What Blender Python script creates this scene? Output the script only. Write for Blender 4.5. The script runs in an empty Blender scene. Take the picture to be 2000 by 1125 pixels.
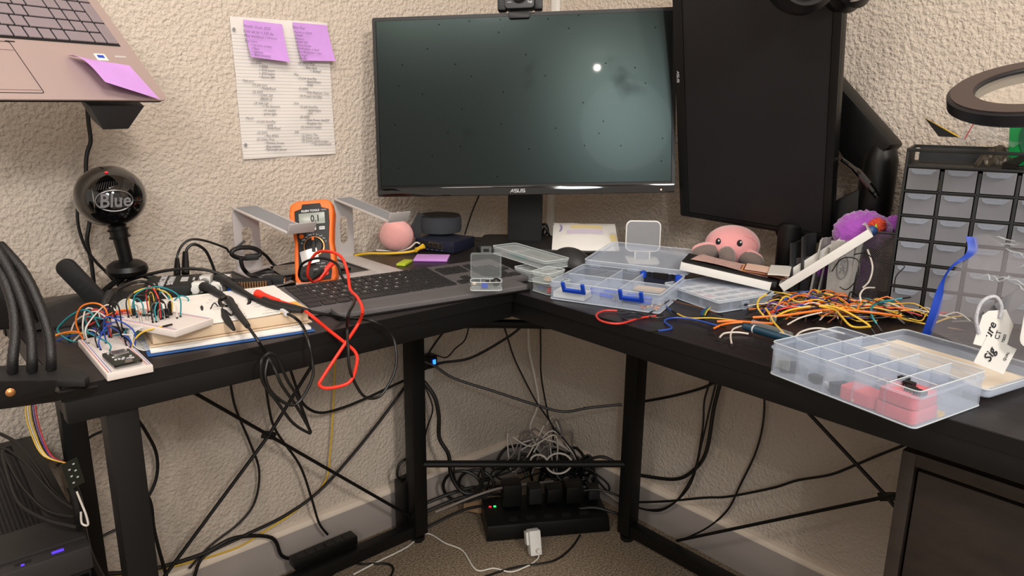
import bpy, bmesh, math, random
from mathutils import Vector, Matrix, Euler, noise
PI = math.pi
C = bpy.context.scene.collection
sc = bpy.context.scene
# ---------------------------------------------------------------- camera
H = 1.05            # lens height above the carpet
ZD = 0.73           # desk surface
YAW, PITCH, ROLL, FPX = math.radians(48.16), math.radians(-14.28), math.radians(0.62), 1440.0
Fw = Vector((math.cos(PITCH)*math.cos(YAW), math.cos(PITCH)*math.sin(YAW), math.sin(PITCH)))
_rt = Vector((math.sin(YAW), -math.cos(YAW), 0)); _up = _rt.cross(Fw)
Rt = _rt*math.cos(ROLL)+_up*math.sin(ROLL); Up = -_rt*math.sin(ROLL)+_up*math.cos(ROLL)
cam = bpy.data.cameras.new('camera'); co = bpy.data.objects.new('camera', cam); C.objects.link(co)
cam.sensor_width = 36; cam.lens = FPX/2000*36; cam.clip_start = .02
m = Matrix((Rt, Up, -Fw)).transposed().to_4x4(); m.translation = (0, 0, H); co.matrix_world = m
sc.camera = co
sc.view_settings.view_transform = 'Standard'; sc.view_settings.look = 'None'
sc.view_settings.gamma = 1; sc.view_settings.use_curve_mapping = False
sc.view_settings.exposure = 0.22
# ---------------------------------------------------------------- world and lamps
w = bpy.data.worlds.new('room_air'); sc.world = w; w.use_nodes = True
w.node_tree.nodes['Background'].inputs[0].default_value = (1.0, .88, .78, 1)
w.node_tree.nodes['Background'].inputs[1].default_value = .62
def lamp(name, kind, loc, energy, color, size=.3, target=None, spot=None):
    l = bpy.data.lights.new(name, kind); l.energy = energy; l.color = color
    if kind == 'AREA': l.shape = 'DISK'; l.size = size
    elif kind != 'SUN': l.shadow_soft_size = size
    if spot: l.spot_size = spot; l.spot_blend = .6
    o = bpy.data.objects.new(name, l); C.objects.link(o); o.location = loc
    if target is not None:
        d = Vector(target)-Vector(loc); o.rotation_euler = d.to_track_quat('-Z', 'Y').to_euler()
    return o
lamp('ceiling_light', 'AREA', (-1.59, -1.68, 2.38), 9, (1.0, .92, .84), .045, (.9, .9, .75))
lamp('room_fill_left', 'AREA', (-1.05, .25, 2.36), 13, (1.0, .92, .84), .5, (.7, 1.3, .85))  # unseen fill added to brighten the walls, kept out of the screen reflection
lamp('room_fill_right', 'AREA', (.10, -1.60, 2.15), 28, (1.0, .92, .84), .35, (1.1, .9, .80))  # second unseen fill, added for the left wall and the room corner
lamp('overhead_light', 'AREA', (.30, .25, 2.40), 8, (1.0, .93, .85), .6, (.75, .85, .7))
lamp('screen_glow_light', 'AREA', (-.62, -.95, 1.66), 9.0, (.92, .98, 1.0), .50, (1.17, 1.0, 1.0))  # unseen area light, added to make the broad glow on the centre screen
lamp('left_task_lamp', 'SPOT', (.12, .55, 1.80), 11, (1.0, .92, .88), .16, (.40, 1.40, 1.15), math.radians(100))
lamp('right_task_lamp', 'SPOT', (.70, -.25, 1.80), 3, (1.0, .94, .87), .14, (1.3, .15, 1.1), math.radians(80))

# ---------------------------------------------------------------- pixel -> point on a real plane
def ray(px, py): return Fw + Rt*((px-1000)/FPX) - Up*((py-562.5)/FPX)
def at(px, py, z=ZD):
    d = ray(px, py); return Vector((0, 0, H))+d*((z-H)/d.z)
def aty(px, py, y):
    d = ray(px, py); return Vector((0, 0, H))+d*(y/d.y)
def atx(px, py, x):
    d = ray(px, py); return Vector((0, 0, H))+d*(x/d.x)
def atd(px, py, s):      # vertical plane x+y = s
    d = ray(px, py); return Vector((0, 0, H))+d*(s/(d.x+d.y))
def P(t):
    k, v, px, py = t
    return {'z': at, 'y': aty, 'x': atx, 'd': atd}[k](px, py, v)
def pl(k, v, pts): return [P((k, v, a, b)) for a, b in pts]
def lin(c):
    return tuple((x/12.92 if x <= .04045 else ((x+.055)/1.055)**2.4) for x in c)
def hx(s):
    s = s.lstrip('#'); return lin(tuple(int(s[i:i+2], 16)/255 for i in (0, 2, 4)))
# ---------------------------------------------------------------- materials
def nm(name):
    m = bpy.data.materials.new(name); m.use_nodes = True
    return m, m.node_tree, m.node_tree.nodes['Principled BSDF']
def mat(name, col, rough=.5, metal=0, spec=.5, coat=0, var=0, scale=60, bump=0, bscale=300, emit=None, es=1, sheen=0):
    m, nt, b = nm(name); c = hx(col) if isinstance(col, str) else col
    b.inputs['Base Color'].default_value = (*c, 1); b.inputs['Roughness'].default_value = rough
    b.inputs['Metallic'].default_value = metal; b.inputs['Specular IOR Level'].default_value = spec
    b.inputs['Coat Weight'].default_value = coat
    if sheen: b.inputs['Sheen Weight'].default_value = sheen
    tc = nt.nodes.new('ShaderNodeTexCoord')
    n = nt.nodes.new('ShaderNodeTexNoise'); n.inputs['Scale'].default_value = scale; n.inputs['Detail'].default_value = 3
    nt.links.new(tc.outputs['Object'], n.inputs['Vector'])
    r = nt.nodes.new('ShaderNodeMapRange'); r.inputs['To Min'].default_value = 1-(var or .05); r.inputs['To Max'].default_value = 1+(var or .05)
    nt.links.new(n.outputs['Fac'], r.inputs['Value'])
    mx = nt.nodes.new('ShaderNodeMix'); mx.data_type = 'RGBA'; mx.blend_type = 'MULTIPLY'; mx.inputs['Factor'].default_value = 1
    mx.inputs['A'].default_value = (*c, 1)
    cb = nt.nodes.new('ShaderNodeCombineColor')
    for i in range(3): nt.links.new(r.outputs['Result'], cb.inputs[i])
    nt.links.new(cb.outputs[0], mx.inputs['B']); nt.links.new(mx.outputs['Result'], b.inputs['Base Color'])
    if bump:
        n2 = nt.nodes.new('ShaderNodeTexNoise'); n2.inputs['Scale'].default_value = bscale; n2.inputs['Detail'].default_value = 4
        nt.links.new(tc.outputs['Object'], n2.inputs['Vector'])
        bp = nt.nodes.new('ShaderNodeBump'); bp.inputs['Strength'].default_value = bump; bp.inputs['Distance'].default_value = .002
        nt.links.new(n2.outputs['Fac'], bp.inputs['Height']); nt.links.new(bp.outputs['Normal'], b.inputs['Normal'])
    if emit:
        b.inputs['Emission Color'].default_value = (*hx(emit), 1); b.inputs['Emission Strength'].default_value = es
    return m
def clear(name, col='#dfe6ea', fac=.3, rough=.25, alpha_tint=(.93, .95, .96)):
    m, nt, b = nm(name)
    b.inputs['Base Color'].default_value = (*hx(col), 1); b.inputs['Roughness'].default_value = rough
    tr = nt.nodes.new('ShaderNodeBsdfTransparent'); tr.inputs[0].default_value = (*alpha_tint, 1)
    mx = nt.nodes.new('ShaderNodeMixShader')
    lw = nt.nodes.new('ShaderNodeLayerWeight'); lw.inputs['Blend'].default_value = .35
    mr = nt.nodes.new('ShaderNodeMapRange'); mr.inputs['To Min'].default_value = fac; mr.inputs['To Max'].default_value = min(1, fac+.33)
    nt.links.new(lw.outputs['Facing'], mr.inputs['Value']); nt.links.new(mr.outputs['Result'], mx.inputs[0])
    nt.links.new(tr.outputs[0], mx.inputs[1]); nt.links.new(b.outputs[0], mx.inputs[2])
    nt.links.new(mx.outputs[0], nt.nodes['Material Output'].inputs[0])
    return m
def wall_mat(name, col):
    m, nt, b = nm(name); b.inputs['Roughness'].default_value = .62; b.inputs['Specular IOR Level'].default_value = .35
    tc = nt.nodes.new('ShaderNodeTexCoord')
    n0 = nt.nodes.new('ShaderNodeTexNoise'); n0.inputs['Scale'].default_value = 2.0
    nt.links.new(tc.outputs['Object'], n0.inputs['Vector'])
    cr = nt.nodes.new('ShaderNodeValToRGB'); cr.color_ramp.elements[0].color = (*[x*.93 for x in hx(col)], 1); cr.color_ramp.elements[1].color = (*[x*1.05 for x in hx(col)], 1)
    nt.links.new(n0.outputs['Fac'], cr.inputs[0]); nt.links.new(cr.outputs[0], b.inputs['Base Color'])
    n1 = nt.nodes.new('ShaderNodeTexNoise'); n1.inputs['Scale'].default_value = 135; n1.inputs['Detail'].default_value = 2.5; n1.inputs['Distortion'].default_value = .15
    nt.links.new(tc.outputs['Object'], n1.inputs['Vector'])
    r1 = nt.nodes.new('ShaderNodeValToRGB'); r1.color_ramp.elements[0].position = .34; r1.color_ramp.elements[1].position = .70
    nt.links.new(n1.outputs['Fac'], r1.inputs[0])
    n2 = nt.nodes.new('ShaderNodeTexNoise'); n2.inputs['Scale'].default_value = 260; n2.inputs['Detail'].default_value = 2
    nt.links.new(tc.outputs['Object'], n2.inputs['Vector'])
    ad = nt.nodes.new('ShaderNodeMath'); ad.operation = 'MULTIPLY_ADD'; ad.inputs[1].default_value = .25
    nt.links.new(n2.outputs['Fac'], ad.inputs[0]); nt.links.new(r1.outputs[0], ad.inputs[2])
    bp = nt.nodes.new('ShaderNodeBump'); bp.inputs['Strength'].default_value = .75; bp.inputs['Distance'].default_value = .0028
    nt.links.new(ad.outputs[0], bp.inputs['Height']); nt.links.new(bp.outputs['Normal'], b.inputs['Normal'])
    return m
def carpet_mat():
    m, nt, b = nm('carpet'); b.inputs['Roughness'].default_value = .95
    tc = nt.nodes.new('ShaderNodeTexCoord')
    n = nt.nodes.new('ShaderNodeTexNoise'); n.inputs['Scale'].default_value = 210; n.inputs['Detail'].default_value = 4
    nt.links.new(tc.outputs['Object'], n.inputs['Vector'])
    cr = nt.nodes.new('ShaderNodeValToRGB'); cr.color_ramp.elements[0].color = (*hx('#5a4c3e'), 1); cr.color_ramp.elements[0].position = .3
    cr.color_ramp.elements[1].color = (*hx('#a5937c'), 1); cr.color_ramp.elements[1].position = .68
    nt.links.new(n.outputs['Fac'], cr.inputs[0]); nt.links.new(cr.outputs[0], b.inputs['Base Color'])
    bp = nt.nodes.new('ShaderNodeBump'); bp.inputs['Strength'].default_value = .8; bp.inputs['Distance'].default_value = .006
    nt.links.new(n.outputs['Fac'], bp.inputs['Height']); nt.links.new(bp.outputs['Normal'], b.inputs['Normal'])
    return m
def wood_mat(name, c0, c1, rough=.38, sx=6, sy=150):
    m, nt, b = nm(name); b.inputs['Roughness'].default_value = rough
    tc = nt.nodes.new('ShaderNodeTexCoord'); mp = nt.nodes.new('ShaderNodeMapping'); mp.inputs['Scale'].default_value = (sx, sy, 20)
    nt.links.new(tc.outputs['Object'], mp.inputs[0])
    n = nt.nodes.new('ShaderNodeTexNoise'); n.inputs['Scale'].default_value = 1.6; n.inputs['Detail'].default_value = 5; n.inputs['Roughness'].default_value = .65
    nt.links.new(mp.outputs[0], n.inputs['Vector'])
    cr = nt.nodes.new('ShaderNodeValToRGB'); cr.color_ramp.elements[0].color = (*hx(c0), 1); cr.color_ramp.elements[0].position = .35
    cr.color_ramp.elements[1].color = (*hx(c1), 1); cr.color_ramp.elements[1].position = .7
    nt.links.new(n.outputs['Fac'], cr.inputs[0]); nt.links.new(cr.outputs[0], b.inputs['Base Color'])
    bp = nt.nodes.new('ShaderNodeBump'); bp.inputs['Strength'].default_value = .25; bp.inputs['Distance'].default_value = .0006
    nt.links.new(n.outputs['Fac'], bp.inputs['Height']); nt.links.new(bp.outputs['Normal'], b.inputs['Normal'])
    return m
M = dict(
 wall=wall_mat('painted_wall', '#c9bdb0'), carpet=carpet_mat(),
 ceil=mat('ceiling_paint', '#d8cdbd', .8), cap=mat('baseboard_lit_cap', '#e2d4c4', .4), base=mat('baseboard_paint', '#9d948f', .45, var=.03, scale=5),  # cap tone lightened, base tone darkened, to paint in light from above
 woodL=wood_mat('black_brown_board', '#141113', '#272123', .38, 5, 110), woodR=wood_mat('black_brown_board_turned', '#141113', '#272123', .38, 110, 5),
 woodC=wood_mat('cabinet_veneer', '#2a2321', '#3b322e', .5, 90, 6),
 steel=mat('black_powder_coat', '#070708', .5, spec=.35), black=mat('black_plastic', '#0b0b0c', .4, spec=.35), blackm=mat('matte_black_plastic', '#151517', .6),
 rub=mat('black_rubber', '#0a0a0b', .45), gloss=mat('gloss_black', '#060607', .06, coat=.6), dgrey=mat('dark_grey_plastic', '#2a2b2e', .5),
 key=mat('key_plastic', '#202022', .42), kbody=mat('keyboard_body', '#565355', .5), palm=mat('palm_rest_rubber', '#595759', .6, bump=.1, bscale=900),
 alu=mat('anodised_aluminium', '#cfcbca', .36, metal=.35, var=.02), alup=mat('grey_rubber_pad', '#85878c', .7),
 white=mat('white_plastic', '#d9d8d4', .4), paper=mat('white_paper', '#e6e3de', .85), ivory=mat('ivory_paper', '#e4d9c8', .85), cream=mat('page_edges', '#cdb79c', .8, var=.12, scale=8),
 orange=mat('orange_rubber', '#f06a12', .5), red=mat('red_silicone', '#e8321f', .4), redc=mat('red_wire', '#c2202e', .4),
 lcd=mat('lcd_glass', '#8b928a', .25), ink=mat('black_ink', '#15151a', .8), pen=mat('pen_ink', '#4a4a55', .8), pinkp=mat('pink_plush', '#e7a9a6', .95, sheen=.6, bump=.5, bscale=420),
 purple=mat('purple_paper', '#c896de', .8), purpd=mat('purple_paper_strip', '#8f57a8', .8), lime=mat('lime_paper', '#b7c933', .8),
 yellow=mat('yellow_sheath', '#e0b62a', .4), whitec=mat('white_cord', '#d8d2ca', .5), greyc=mat('grey_cord', '#7d7672', .5),
 blue=mat('blue_plastic', '#1443b8', .35), green=mat('green_board', '#0f5c3c', .45), greenc=clear('green_case_plastic', '#0b9a4e', .82, .12, (.2, .9, .5)),
 pcb=mat('dark_board', '#23261f', .45), gold=mat('copper_contact', '#c98f5a', .3, metal=.7), silver=mat('bright_metal', '#c9c9c9', .25, metal=1),
 fabric=mat('charcoal_fabric', '#3c3f45', .95, bump=.5, bscale=900), navy=mat('blue_grey_metal', '#23273a', .4, metal=.3),
 frost=clear('frosted_plastic', '#d6e2f5', .11, .3, (.97, .98, .99)), rim=clear('clear_plastic_rim', '#e8f0f4', .42, .2), badge=mat('dark_chrome', '#8a8a8e', .3, metal=.9), cover=mat('blue_card_cover', '#2c5d9e', .6), frostd=clear('clear_plastic', '#d9e2e4', .055, .12, (.97, .98, .98)), smoke=clear('smoked_plastic', '#8e8f95', .62, .3, (.7, .7, .72)),
 bag=clear('polythene', '#e2e0ea', .09, .08), glass=clear('lens_glass', '#d8d0c4', .05, .03, (.97, .96, .94)),
 lap=mat('laptop_alloy', '#b6a3a0', .34, metal=.35, var=.03, scale=3), lapk=mat('laptop_keys', '#857a80', .45), dark=mat('dark_gap', '#050505', .8),
 ring=mat('brown_black_enamel', '#3a2c2b', .35), ringd=mat('navy_black_enamel', '#15161d', .4),
 teal=mat('teal_wire', '#12807f', .4), breadb=mat('breadboard_plastic', '#d6cdc8', .5), grey=mat('grey_felt', '#a5a39f', .9, bump=.3),
 pinkf=mat('pink_foam', '#d96a72', .9, bump=.3, bscale=600), octg=mat('grey_plush', '#6d615c', .95, sheen=.5, bump=.4, bscale=420), octp=mat('rose_plush', '#e09a9c', .95, sheen=.6, bump=.5, bscale=420),
 purf=mat('purple_fur', '#a84fc0', .9, sheen=.7, bump=.8, bscale=260), mesh=mat('wire_mesh_paint', '#2b2829', .4, metal=.4),
 redled=mat('red_led', '#ff2020', .4, emit='#ff2030', es=2.5), greenled=mat('green_led', '#20ff60', .4, emit='#30ff70', es=3),
 blueled=mat('blue_led', '#2060ff', .4, emit='#1c55ff', es=5), warmled=mat('amber_led', '#ffb080', .4, emit='#ffb070', es=4), violet=mat('violet_glow', '#6040ff', .4, emit='#4a32c8', es=.55),
 print_=mat('white_print', '#c9c9cc', .7), legend=mat('key_legend', '#c9c9cb', .7),
)
wirecols = dict(orange='#e8751d', yellow='#e0b83a', red='#c8342a', blue='#20459e', green='#1d6b4a', black='#161618', white='#cfc8c0', brown='#6b3f2a', purple='#6a3f8a', grey='#77726e', teal='#137f8a')
WM = {k: mat(k+'_wire_sheath', v, .4) for k, v in wirecols.items()}

# ---------------------------------------------------------------- builders
class MB:
    def __init__(s): s.v = []; s.f = []
    def add(s, vs, fs, M=None):
        o = len(s.v); s.v += [(M @ Vector(p)) if M else Vector(p) for p in vs]; s.f += [[i+o for i in f] for f in fs]; return s
    def box(s, cx, cy, cz, sx, sy, sz, M=None):
        x, y, z = sx/2, sy/2, sz/2
        vs = [(cx+a*x, cy+b*y, cz+c*z) for c in (-1, 1) for b in (-1, 1) for a in (-1, 1)]
        return s.add(vs, [(0, 2, 3, 1), (4, 5, 7, 6), (0, 1, 5, 4), (2, 6, 7, 3), (0, 4, 6, 2), (1, 3, 7, 5)], M)
    def prism(s, poly, z0, z1, M=None):
        n = len(poly); vs = [(x, y, z0) for x, y in poly]+[(x, y, z1) for x, y in poly]
        return s.add(vs, [list(range(n))[::-1], list(range(n, 2*n))]+[(i, (i+1) % n, n+(i+1) % n, n+i) for i in range(n)], M)
    def frame(s, outer, inner, z0, z1, M=None):   # ring between two loops of equal count
        n = len(outer); vs = [(x, y, z) for z in (z0, z1) for L in (outer, inner) for x, y in L]; fs = []
        for i in range(n):
            j = (i+1) % n
            fs += [(n+i, n+j, j, i), (2*n+i, 2*n+j, 3*n+j, 3*n+i), (i, j, 2*n+j, 2*n+i), (n+j, n+i, 3*n+i, 3*n+j)]
        return s.add(vs, fs, M)
    def tube(s, pts, r, n=8, M=None, closed=False, flat=1):
        pts = [Vector(p) for p in pts]; k = len(pts); rr = r if isinstance(r, (list, tuple)) else [r]*k
        vs = []; prev = None
        for i, p in enumerate(pts):
            a = pts[(i-1) % k] if (closed or i) else p; b = pts[(i+1) % k] if (closed or i < k-1) else p
            t = (b-a); t = t.normalized() if t.length > 1e-9 else Vector((0, 0, 1))
            if prev is None:
                q = Vector((0, 0, 1)) if abs(t.z) < .9 else Vector((1, 0, 0)); u = t.cross(q).normalized()
            else:
                u = prev-t*prev.dot(t); u = u.normalized() if u.length > 1e-6 else t.orthogonal().normalized()
            prev = u; w_ = t.cross(u)
            for j in range(n):
                an = 2*PI*j/n; vs.append(p+u*(math.cos(an)*rr[i])+w_*(math.sin(an)*rr[i]*flat))
        fs = []
        for i in range(k if closed else k-1):
            i2 = (i+1) % k
            for j in range(n): fs.append((i*n+j, i*n+(j+1) % n, i2*n+(j+1) % n, i2*n+j))
        if not closed: fs += [list(range(n))[::-1], [(k-1)*n+j for j in range(n)]]
        return s.add(vs, fs, M)
    def lathe(s, prof, n=32, M=None, sx=1, sy=1, caps=True):
        vs = []; fs = []; k = len(prof)
        for r, z in prof:
            for j in range(n): vs.append((math.cos(2*PI*j/n)*r*sx, math.sin(2*PI*j/n)*r*sy, z))
        for i in range(k-1):
            for j in range(n): fs.append((i*n+j, i*n+(j+1) % n, (i+1)*n+(j+1) % n, (i+1)*n+j))
        if caps: fs += [list(range(n))[::-1], [(k-1)*n+j for j in range(n)]]
        return s.add(vs, fs, M)
    def ball(s, c, rx, ry, rz, n=24, k=14, M=None):
        T = Matrix.Translation(c); T = (M @ T) if M else T
        return s.lathe([(max(1e-4, math.sin(PI*i/k)), -math.cos(PI*i/k)*rz) for i in range(k+1)], n, T @ Matrix.Diagonal((1, 1, 1, 1)), rx, ry)
    def grid(s, fn, nu, nv, M=None):
        vs = [fn(i/nu, j/nv) for j in range(nv+1) for i in range(nu+1)]
        return s.add(vs, [(j*(nu+1)+i, j*(nu+1)+i+1, (j+1)*(nu+1)+i+1, (j+1)*(nu+1)+i) for j in range(nv) for i in range(nu)], M)
    def build(s, name, mt, parent=None, bevel=0, seg=2, solid=0, ang=35, label=None):
        bm = bmesh.new()
        vv = [bm.verts.new(p) for p in s.v]
        for f in s.f:
            try: bm.faces.new([vv[i] for i in f])
            except ValueError: pass
        bmesh.ops.recalc_face_normals(bm, faces=bm.faces)
        if solid: bmesh.ops.solidify(bm, geom=bm.faces[:], thickness=solid)
        if bevel:
            ed = [e for e in bm.edges if len(e.link_faces) == 2 and e.calc_face_angle(0) > math.radians(40)]
            bmesh.ops.bevel(bm, geom=ed, offset=bevel, segments=seg, affect='EDGES', profile=.6, clamp_overlap=True)
        for f in bm.faces: f.smooth = True
        for e in bm.edges:
            if len(e.link_faces) == 2 and e.calc_face_angle(0) > math.radians(ang): e.smooth = False
        me = bpy.data.meshes.new(name); bm.to_mesh(me); bm.free()
        me.materials.append(M[mt] if isinstance(mt, str) else mt)
        o = bpy.data.objects.new(name, me); C.objects.link(o)
        if parent: o.parent = parent
        if label: o['label'] = label
        return o
def tag(o, label, cat, group=None, kind=None):
    o['label'] = label; o['category'] = cat
    if group: o['group'] = group
    if kind: o['kind'] = kind
    return o
def thing(name, label, cat, loc=(0, 0, 0), rot=(0, 0, 0), group=None):
    o = bpy.data.objects.new(name, None); C.objects.link(o); o.location = loc; o.rotation_euler = rot
    o.empty_display_size = .02
    return tag(o, label, cat, group)
def struct(o): o['kind'] = 'structure'; return o
def rrect(w_, d, r, n=5, cx=0, cy=0):
    out = []
    for qx, qy, a0 in ((1, 1, 0), (-1, 1, 90), (-1, -1, 180), (1, -1, 270)):
        for i in range(n+1):
            a = math.radians(a0+90*i/n); out.append((cx+qx*(w_/2-r)+math.cos(a)*r, cy+qy*(d/2-r)+math.sin(a)*r))
    return out
def smooth(pts, k=6):
    pts = [Vector(p) for p in pts]; out = []
    for i in range(len(pts)-1):
        p0 = pts[max(0, i-1)]; p1 = pts[i]; p2 = pts[i+1]; p3 = pts[min(len(pts)-1, i+2)]
        for j in range(k):
            t = j/k; t2 = t*t; t3 = t2*t
            out.append(.5*((2*p1)+(p2-p0)*t+(2*p0-5*p1+4*p2-p3)*t2+(3*p1-p0-3*p2+p3)*t3))
    return out+[pts[-1]]
def cable(name, label, mt, r, pts, cat='cable', k=6, n=8, group=None):
    o = MB().tube(smooth(pts, k), r, n).build(name, mt); return tag(o, label, cat, group)
RX90 = Matrix.Rotation(PI/2, 4, 'X')       # XY drawing stands up in XZ facing -Y
def text(name, s, size, mt, parent, Mx, align='CENTER', ext=.0002, shear=0, sx=1, bold=0, spacing=1):
    cu = bpy.data.curves.new(name, 'FONT'); cu.body = s; cu.size = size; cu.extrude = ext; cu.align_x = align; cu.align_y = 'CENTER'
    cu.shear = shear; cu.offset = bold; cu.space_character = spacing; cu.resolution_u = 2
    t = bpy.data.objects.new('tmp', cu); C.objects.link(t)
    dg = bpy.context.evaluated_depsgraph_get(); dg.update()
    me = bpy.data.meshes.new_from_object(t.evaluated_get(dg)); bpy.data.objects.remove(t); bpy.data.curves.remove(cu)
    me.transform(Mx @ Matrix.Diagonal((sx, 1, 1, 1))); me.materials.clear(); me.materials.append(M[mt] if isinstance(mt, str) else mt)
    o = bpy.data.objects.new(name, me); C.objects.link(o)
    if parent: o.parent = parent
    return o
def T(x, y, z): return Matrix.Translation((x, y, z))
def R(a, ax): return Matrix.Rotation(math.radians(a), 4, ax)
VIEW = YAW-PI/2      # a thing turned square to the lens
def quad(fl, fr, bl, z):
    a, b, c = at(*fl, z), at(*fr, z), at(*bl, z); u = b-a; yaw = math.atan2(u.y, u.x)
    n_ = Vector((-math.sin(yaw), math.cos(yaw), 0)); return a, yaw, u.length, (c-a).dot(n_)
# ================================================================ the room
WX, WY = 1.405, 1.45       # right wall plane x, left wall plane y
def slab(name, c, s, mt): return struct(MB().box(*c, *s).build(name, mt))
slab('floor', (.0, .0, -.05), (5.0, 5.0, .1), 'carpet')
slab('wall_left', (-.5, WY+.06, 1.2), (4.0, .12, 2.5), 'wall')
slab('wall_right', (WX+.06, -.45, 1.2), (.12, 3.92, 2.5), 'wall')
slab('ceiling', (0, 0, 2.5), (5.0, 5.0, .1), 'ceil')
def baseboard(name, p0, p1, out):
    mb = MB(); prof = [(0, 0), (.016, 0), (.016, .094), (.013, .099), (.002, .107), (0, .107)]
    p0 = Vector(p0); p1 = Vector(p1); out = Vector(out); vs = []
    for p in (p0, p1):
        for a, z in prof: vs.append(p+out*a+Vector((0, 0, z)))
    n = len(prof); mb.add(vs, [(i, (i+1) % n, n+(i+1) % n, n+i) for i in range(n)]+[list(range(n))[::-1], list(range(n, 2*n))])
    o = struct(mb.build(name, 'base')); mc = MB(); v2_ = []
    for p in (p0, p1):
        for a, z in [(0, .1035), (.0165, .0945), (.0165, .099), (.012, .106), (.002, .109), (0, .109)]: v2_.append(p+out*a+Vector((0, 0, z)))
    mc.add(v2_, [(i, (i+1) % 6, 6+(i+1) % 6, 6+i) for i in range(6)]+[list(range(6))[::-1], list(range(6, 12))]).build('cap', 'cap', o)  # strip in a paler colour stands in for light on the top edge
    return o
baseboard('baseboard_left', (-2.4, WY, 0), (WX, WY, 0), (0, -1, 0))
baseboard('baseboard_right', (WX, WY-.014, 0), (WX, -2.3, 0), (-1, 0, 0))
struct(MB().box(WX-.006, WY-.042, 1.02, .012, .022, 1.1).build('trim_1', 'white', bevel=.002))
# wall outlet low on the left wall, near the corner leg

# ================================================================ desk
desk = thing('corner_desk', 'black L-shaped corner desk with wood grain boards and steel frame', 'desk', (0, 0, 0))
YF, YB, XF, XB = .918, 1.372, .824, 1.305
seam = 1.075
b1 = [(.14, YF), (seam-.001, YF), (seam-.001, YB), (.14, YB)]
# corner board with its clipped back corner, then the long right board
b2 = [(seam+.001, YF), (XF, YF), (XF, .915), (XF, .60), (XB, .60), (XB, 1.12), (1.10, YB), (seam+.001, YB)]
b1 = [(.14, YF), (XF, YF), (seam, YF), (seam, YB), (.14, YB)]
MB().prism([(.14, YF), (XF+.245, YF), (XF+.245, YB), (.14, YB)], ZD-.018, ZD).build('tabletop', 'woodL', desk, bevel=.0012)
MB().prism([(XF+.247, YF), (XB, YF), (XB, 1.12), (1.10, YB), (XF+.247, YB)], ZD-.018, ZD).build('tabletop', 'woodL', desk, bevel=.0012)
MB().prism([(XF, -.45), (XB, -.45), (XB, YF-.002), (XF, YF-.002)], ZD-.018, ZD).build('tabletop', 'woodR', desk, bevel=.0012)
eb = MB(); eb.box((.14+XF)/2, YF-.0008, ZD-.0092, XF-.14, .0012, .0172); eb.box(XF-.0008, (YF-.45)/2, ZD-.0092, .0012, YF+.45, .0172); eb.box(.1392, (YF+YB)/2, ZD-.0092, .0012, YB-YF, .0172)
eb.build('edge_band', 'steel', desk)
ap = MB()
za = ZD-.0325
ap.box((.142+XF)/2, YF+.013, za, XF-.142, .022, .029); ap.box((.142+1.1)/2, YB-.015, za, .958, .022, .029)
ap.box(XF+.013, (YF-.45)/2+.006, za, .022, YF+.45, .029); ap.box(XB-.015, (1.12-.45)/2, za, .022, 1.57, .029)
ap.box(.155, (YF+YB)/2, za, .022, YB-YF-.02, .029)
ap.build('apron', 'steel', desk, bevel=.0015)
def leg(x, y, w_=.036, z1=ZD-.018, dx=None):
    MB().box(x, y, z1/2+.008, w_, w_, z1-.016).build('leg', 'steel', desk, bevel=.002).name
    return
def leg2(x, y):
    l = MB().box(x, y, (ZD-.03)/2+.01, .036, .036, ZD-.05).build('leg', 'steel', desk, bevel=.002)
    MB().lathe([(.015, 0), (.017, .004), (.017, .012)], 16, T(x, y, 0)).build('foot', 'rub', l); return l
leg2(.201, .945); leg2(.212, 1.33)
cl = at(816, 1050, 0); cr_ = at(1228, 1050, 0)
leg2(.903, 1.345); leg2(1.295, 1.010)
leg2(1.285, -.30); leg2(XF+.05, -.40)
# bars between the corner legs
A = Vector((.903, 1.345, 0)); B = Vector((1.295, 1.010, 0)); dd = (B-A).normalized()
zb1 = [atd(px, py, 2.25).z for px, py in ((830, 655), (900, 636), (1110, 641), (1222, 668))]
ps = [A.lerp(B, t) for t in (0, .18, .72, 1)]
MB().tube(smooth([Vector((p.x, p.y, z)) for p, z in zip(ps, (.535, .555, .552, .53))], 5), .0105, 10).build('crossbar', 'steel', desk)
MB().tube([Vector((A.x, A.y, .205)), Vector((B.x, B.y, .205))], .0085, 10).build('crossbar', 'steel', desk)
MB().box((.903+.20)/2, 1.345, .035, .70, .028, .03).build('floor_rail', 'steel', desk, bevel=.002)
MB().box(1.295, (1.01-.30)/2, .035, .028, 1.30, .03).build('floor_rail', 'steel', desk, bevel=.002)
def brace(pts, hub):
    k = 0
    for p, q in pts: MB().tube([p, q], .0036, 8).build('brace_rod', 'steel', desk)
    MB().box(0, 0, 0, .030, .006, .016, T(*hub[0]) @ R(hub[1], 'Z') @ R(25, 'Y')).build('brace_hub', 'steel', desk, bevel=.002)
hb = aty(525, 850, 1.36)
brace([(Vector((.22, 1.352, .70)), hb), (hb, Vector((.90, 1.352, .055))), (Vector((.80, 1.352, .69)), hb), (hb, Vector((.22, 1.352, .055)))], ((hb.x, hb.y, hb.z), 0))
hr = atx(1732, 970, 1.315)
brace([(atx(1470, 690, 1.312), hr), (hr, atx(1900, 1180, 1.312)), (atx(1322, 1056, 1.312), hr), (hr, atx(1990, 900, 1.312))], ((hr.x, hr.y, hr.z), 90))
sk = atx(1031, 594, XF+.0015); MB().box(sk.x, sk.y, sk.z, .0006, .010, .0025).build('sticker', 'white', desk)
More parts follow.
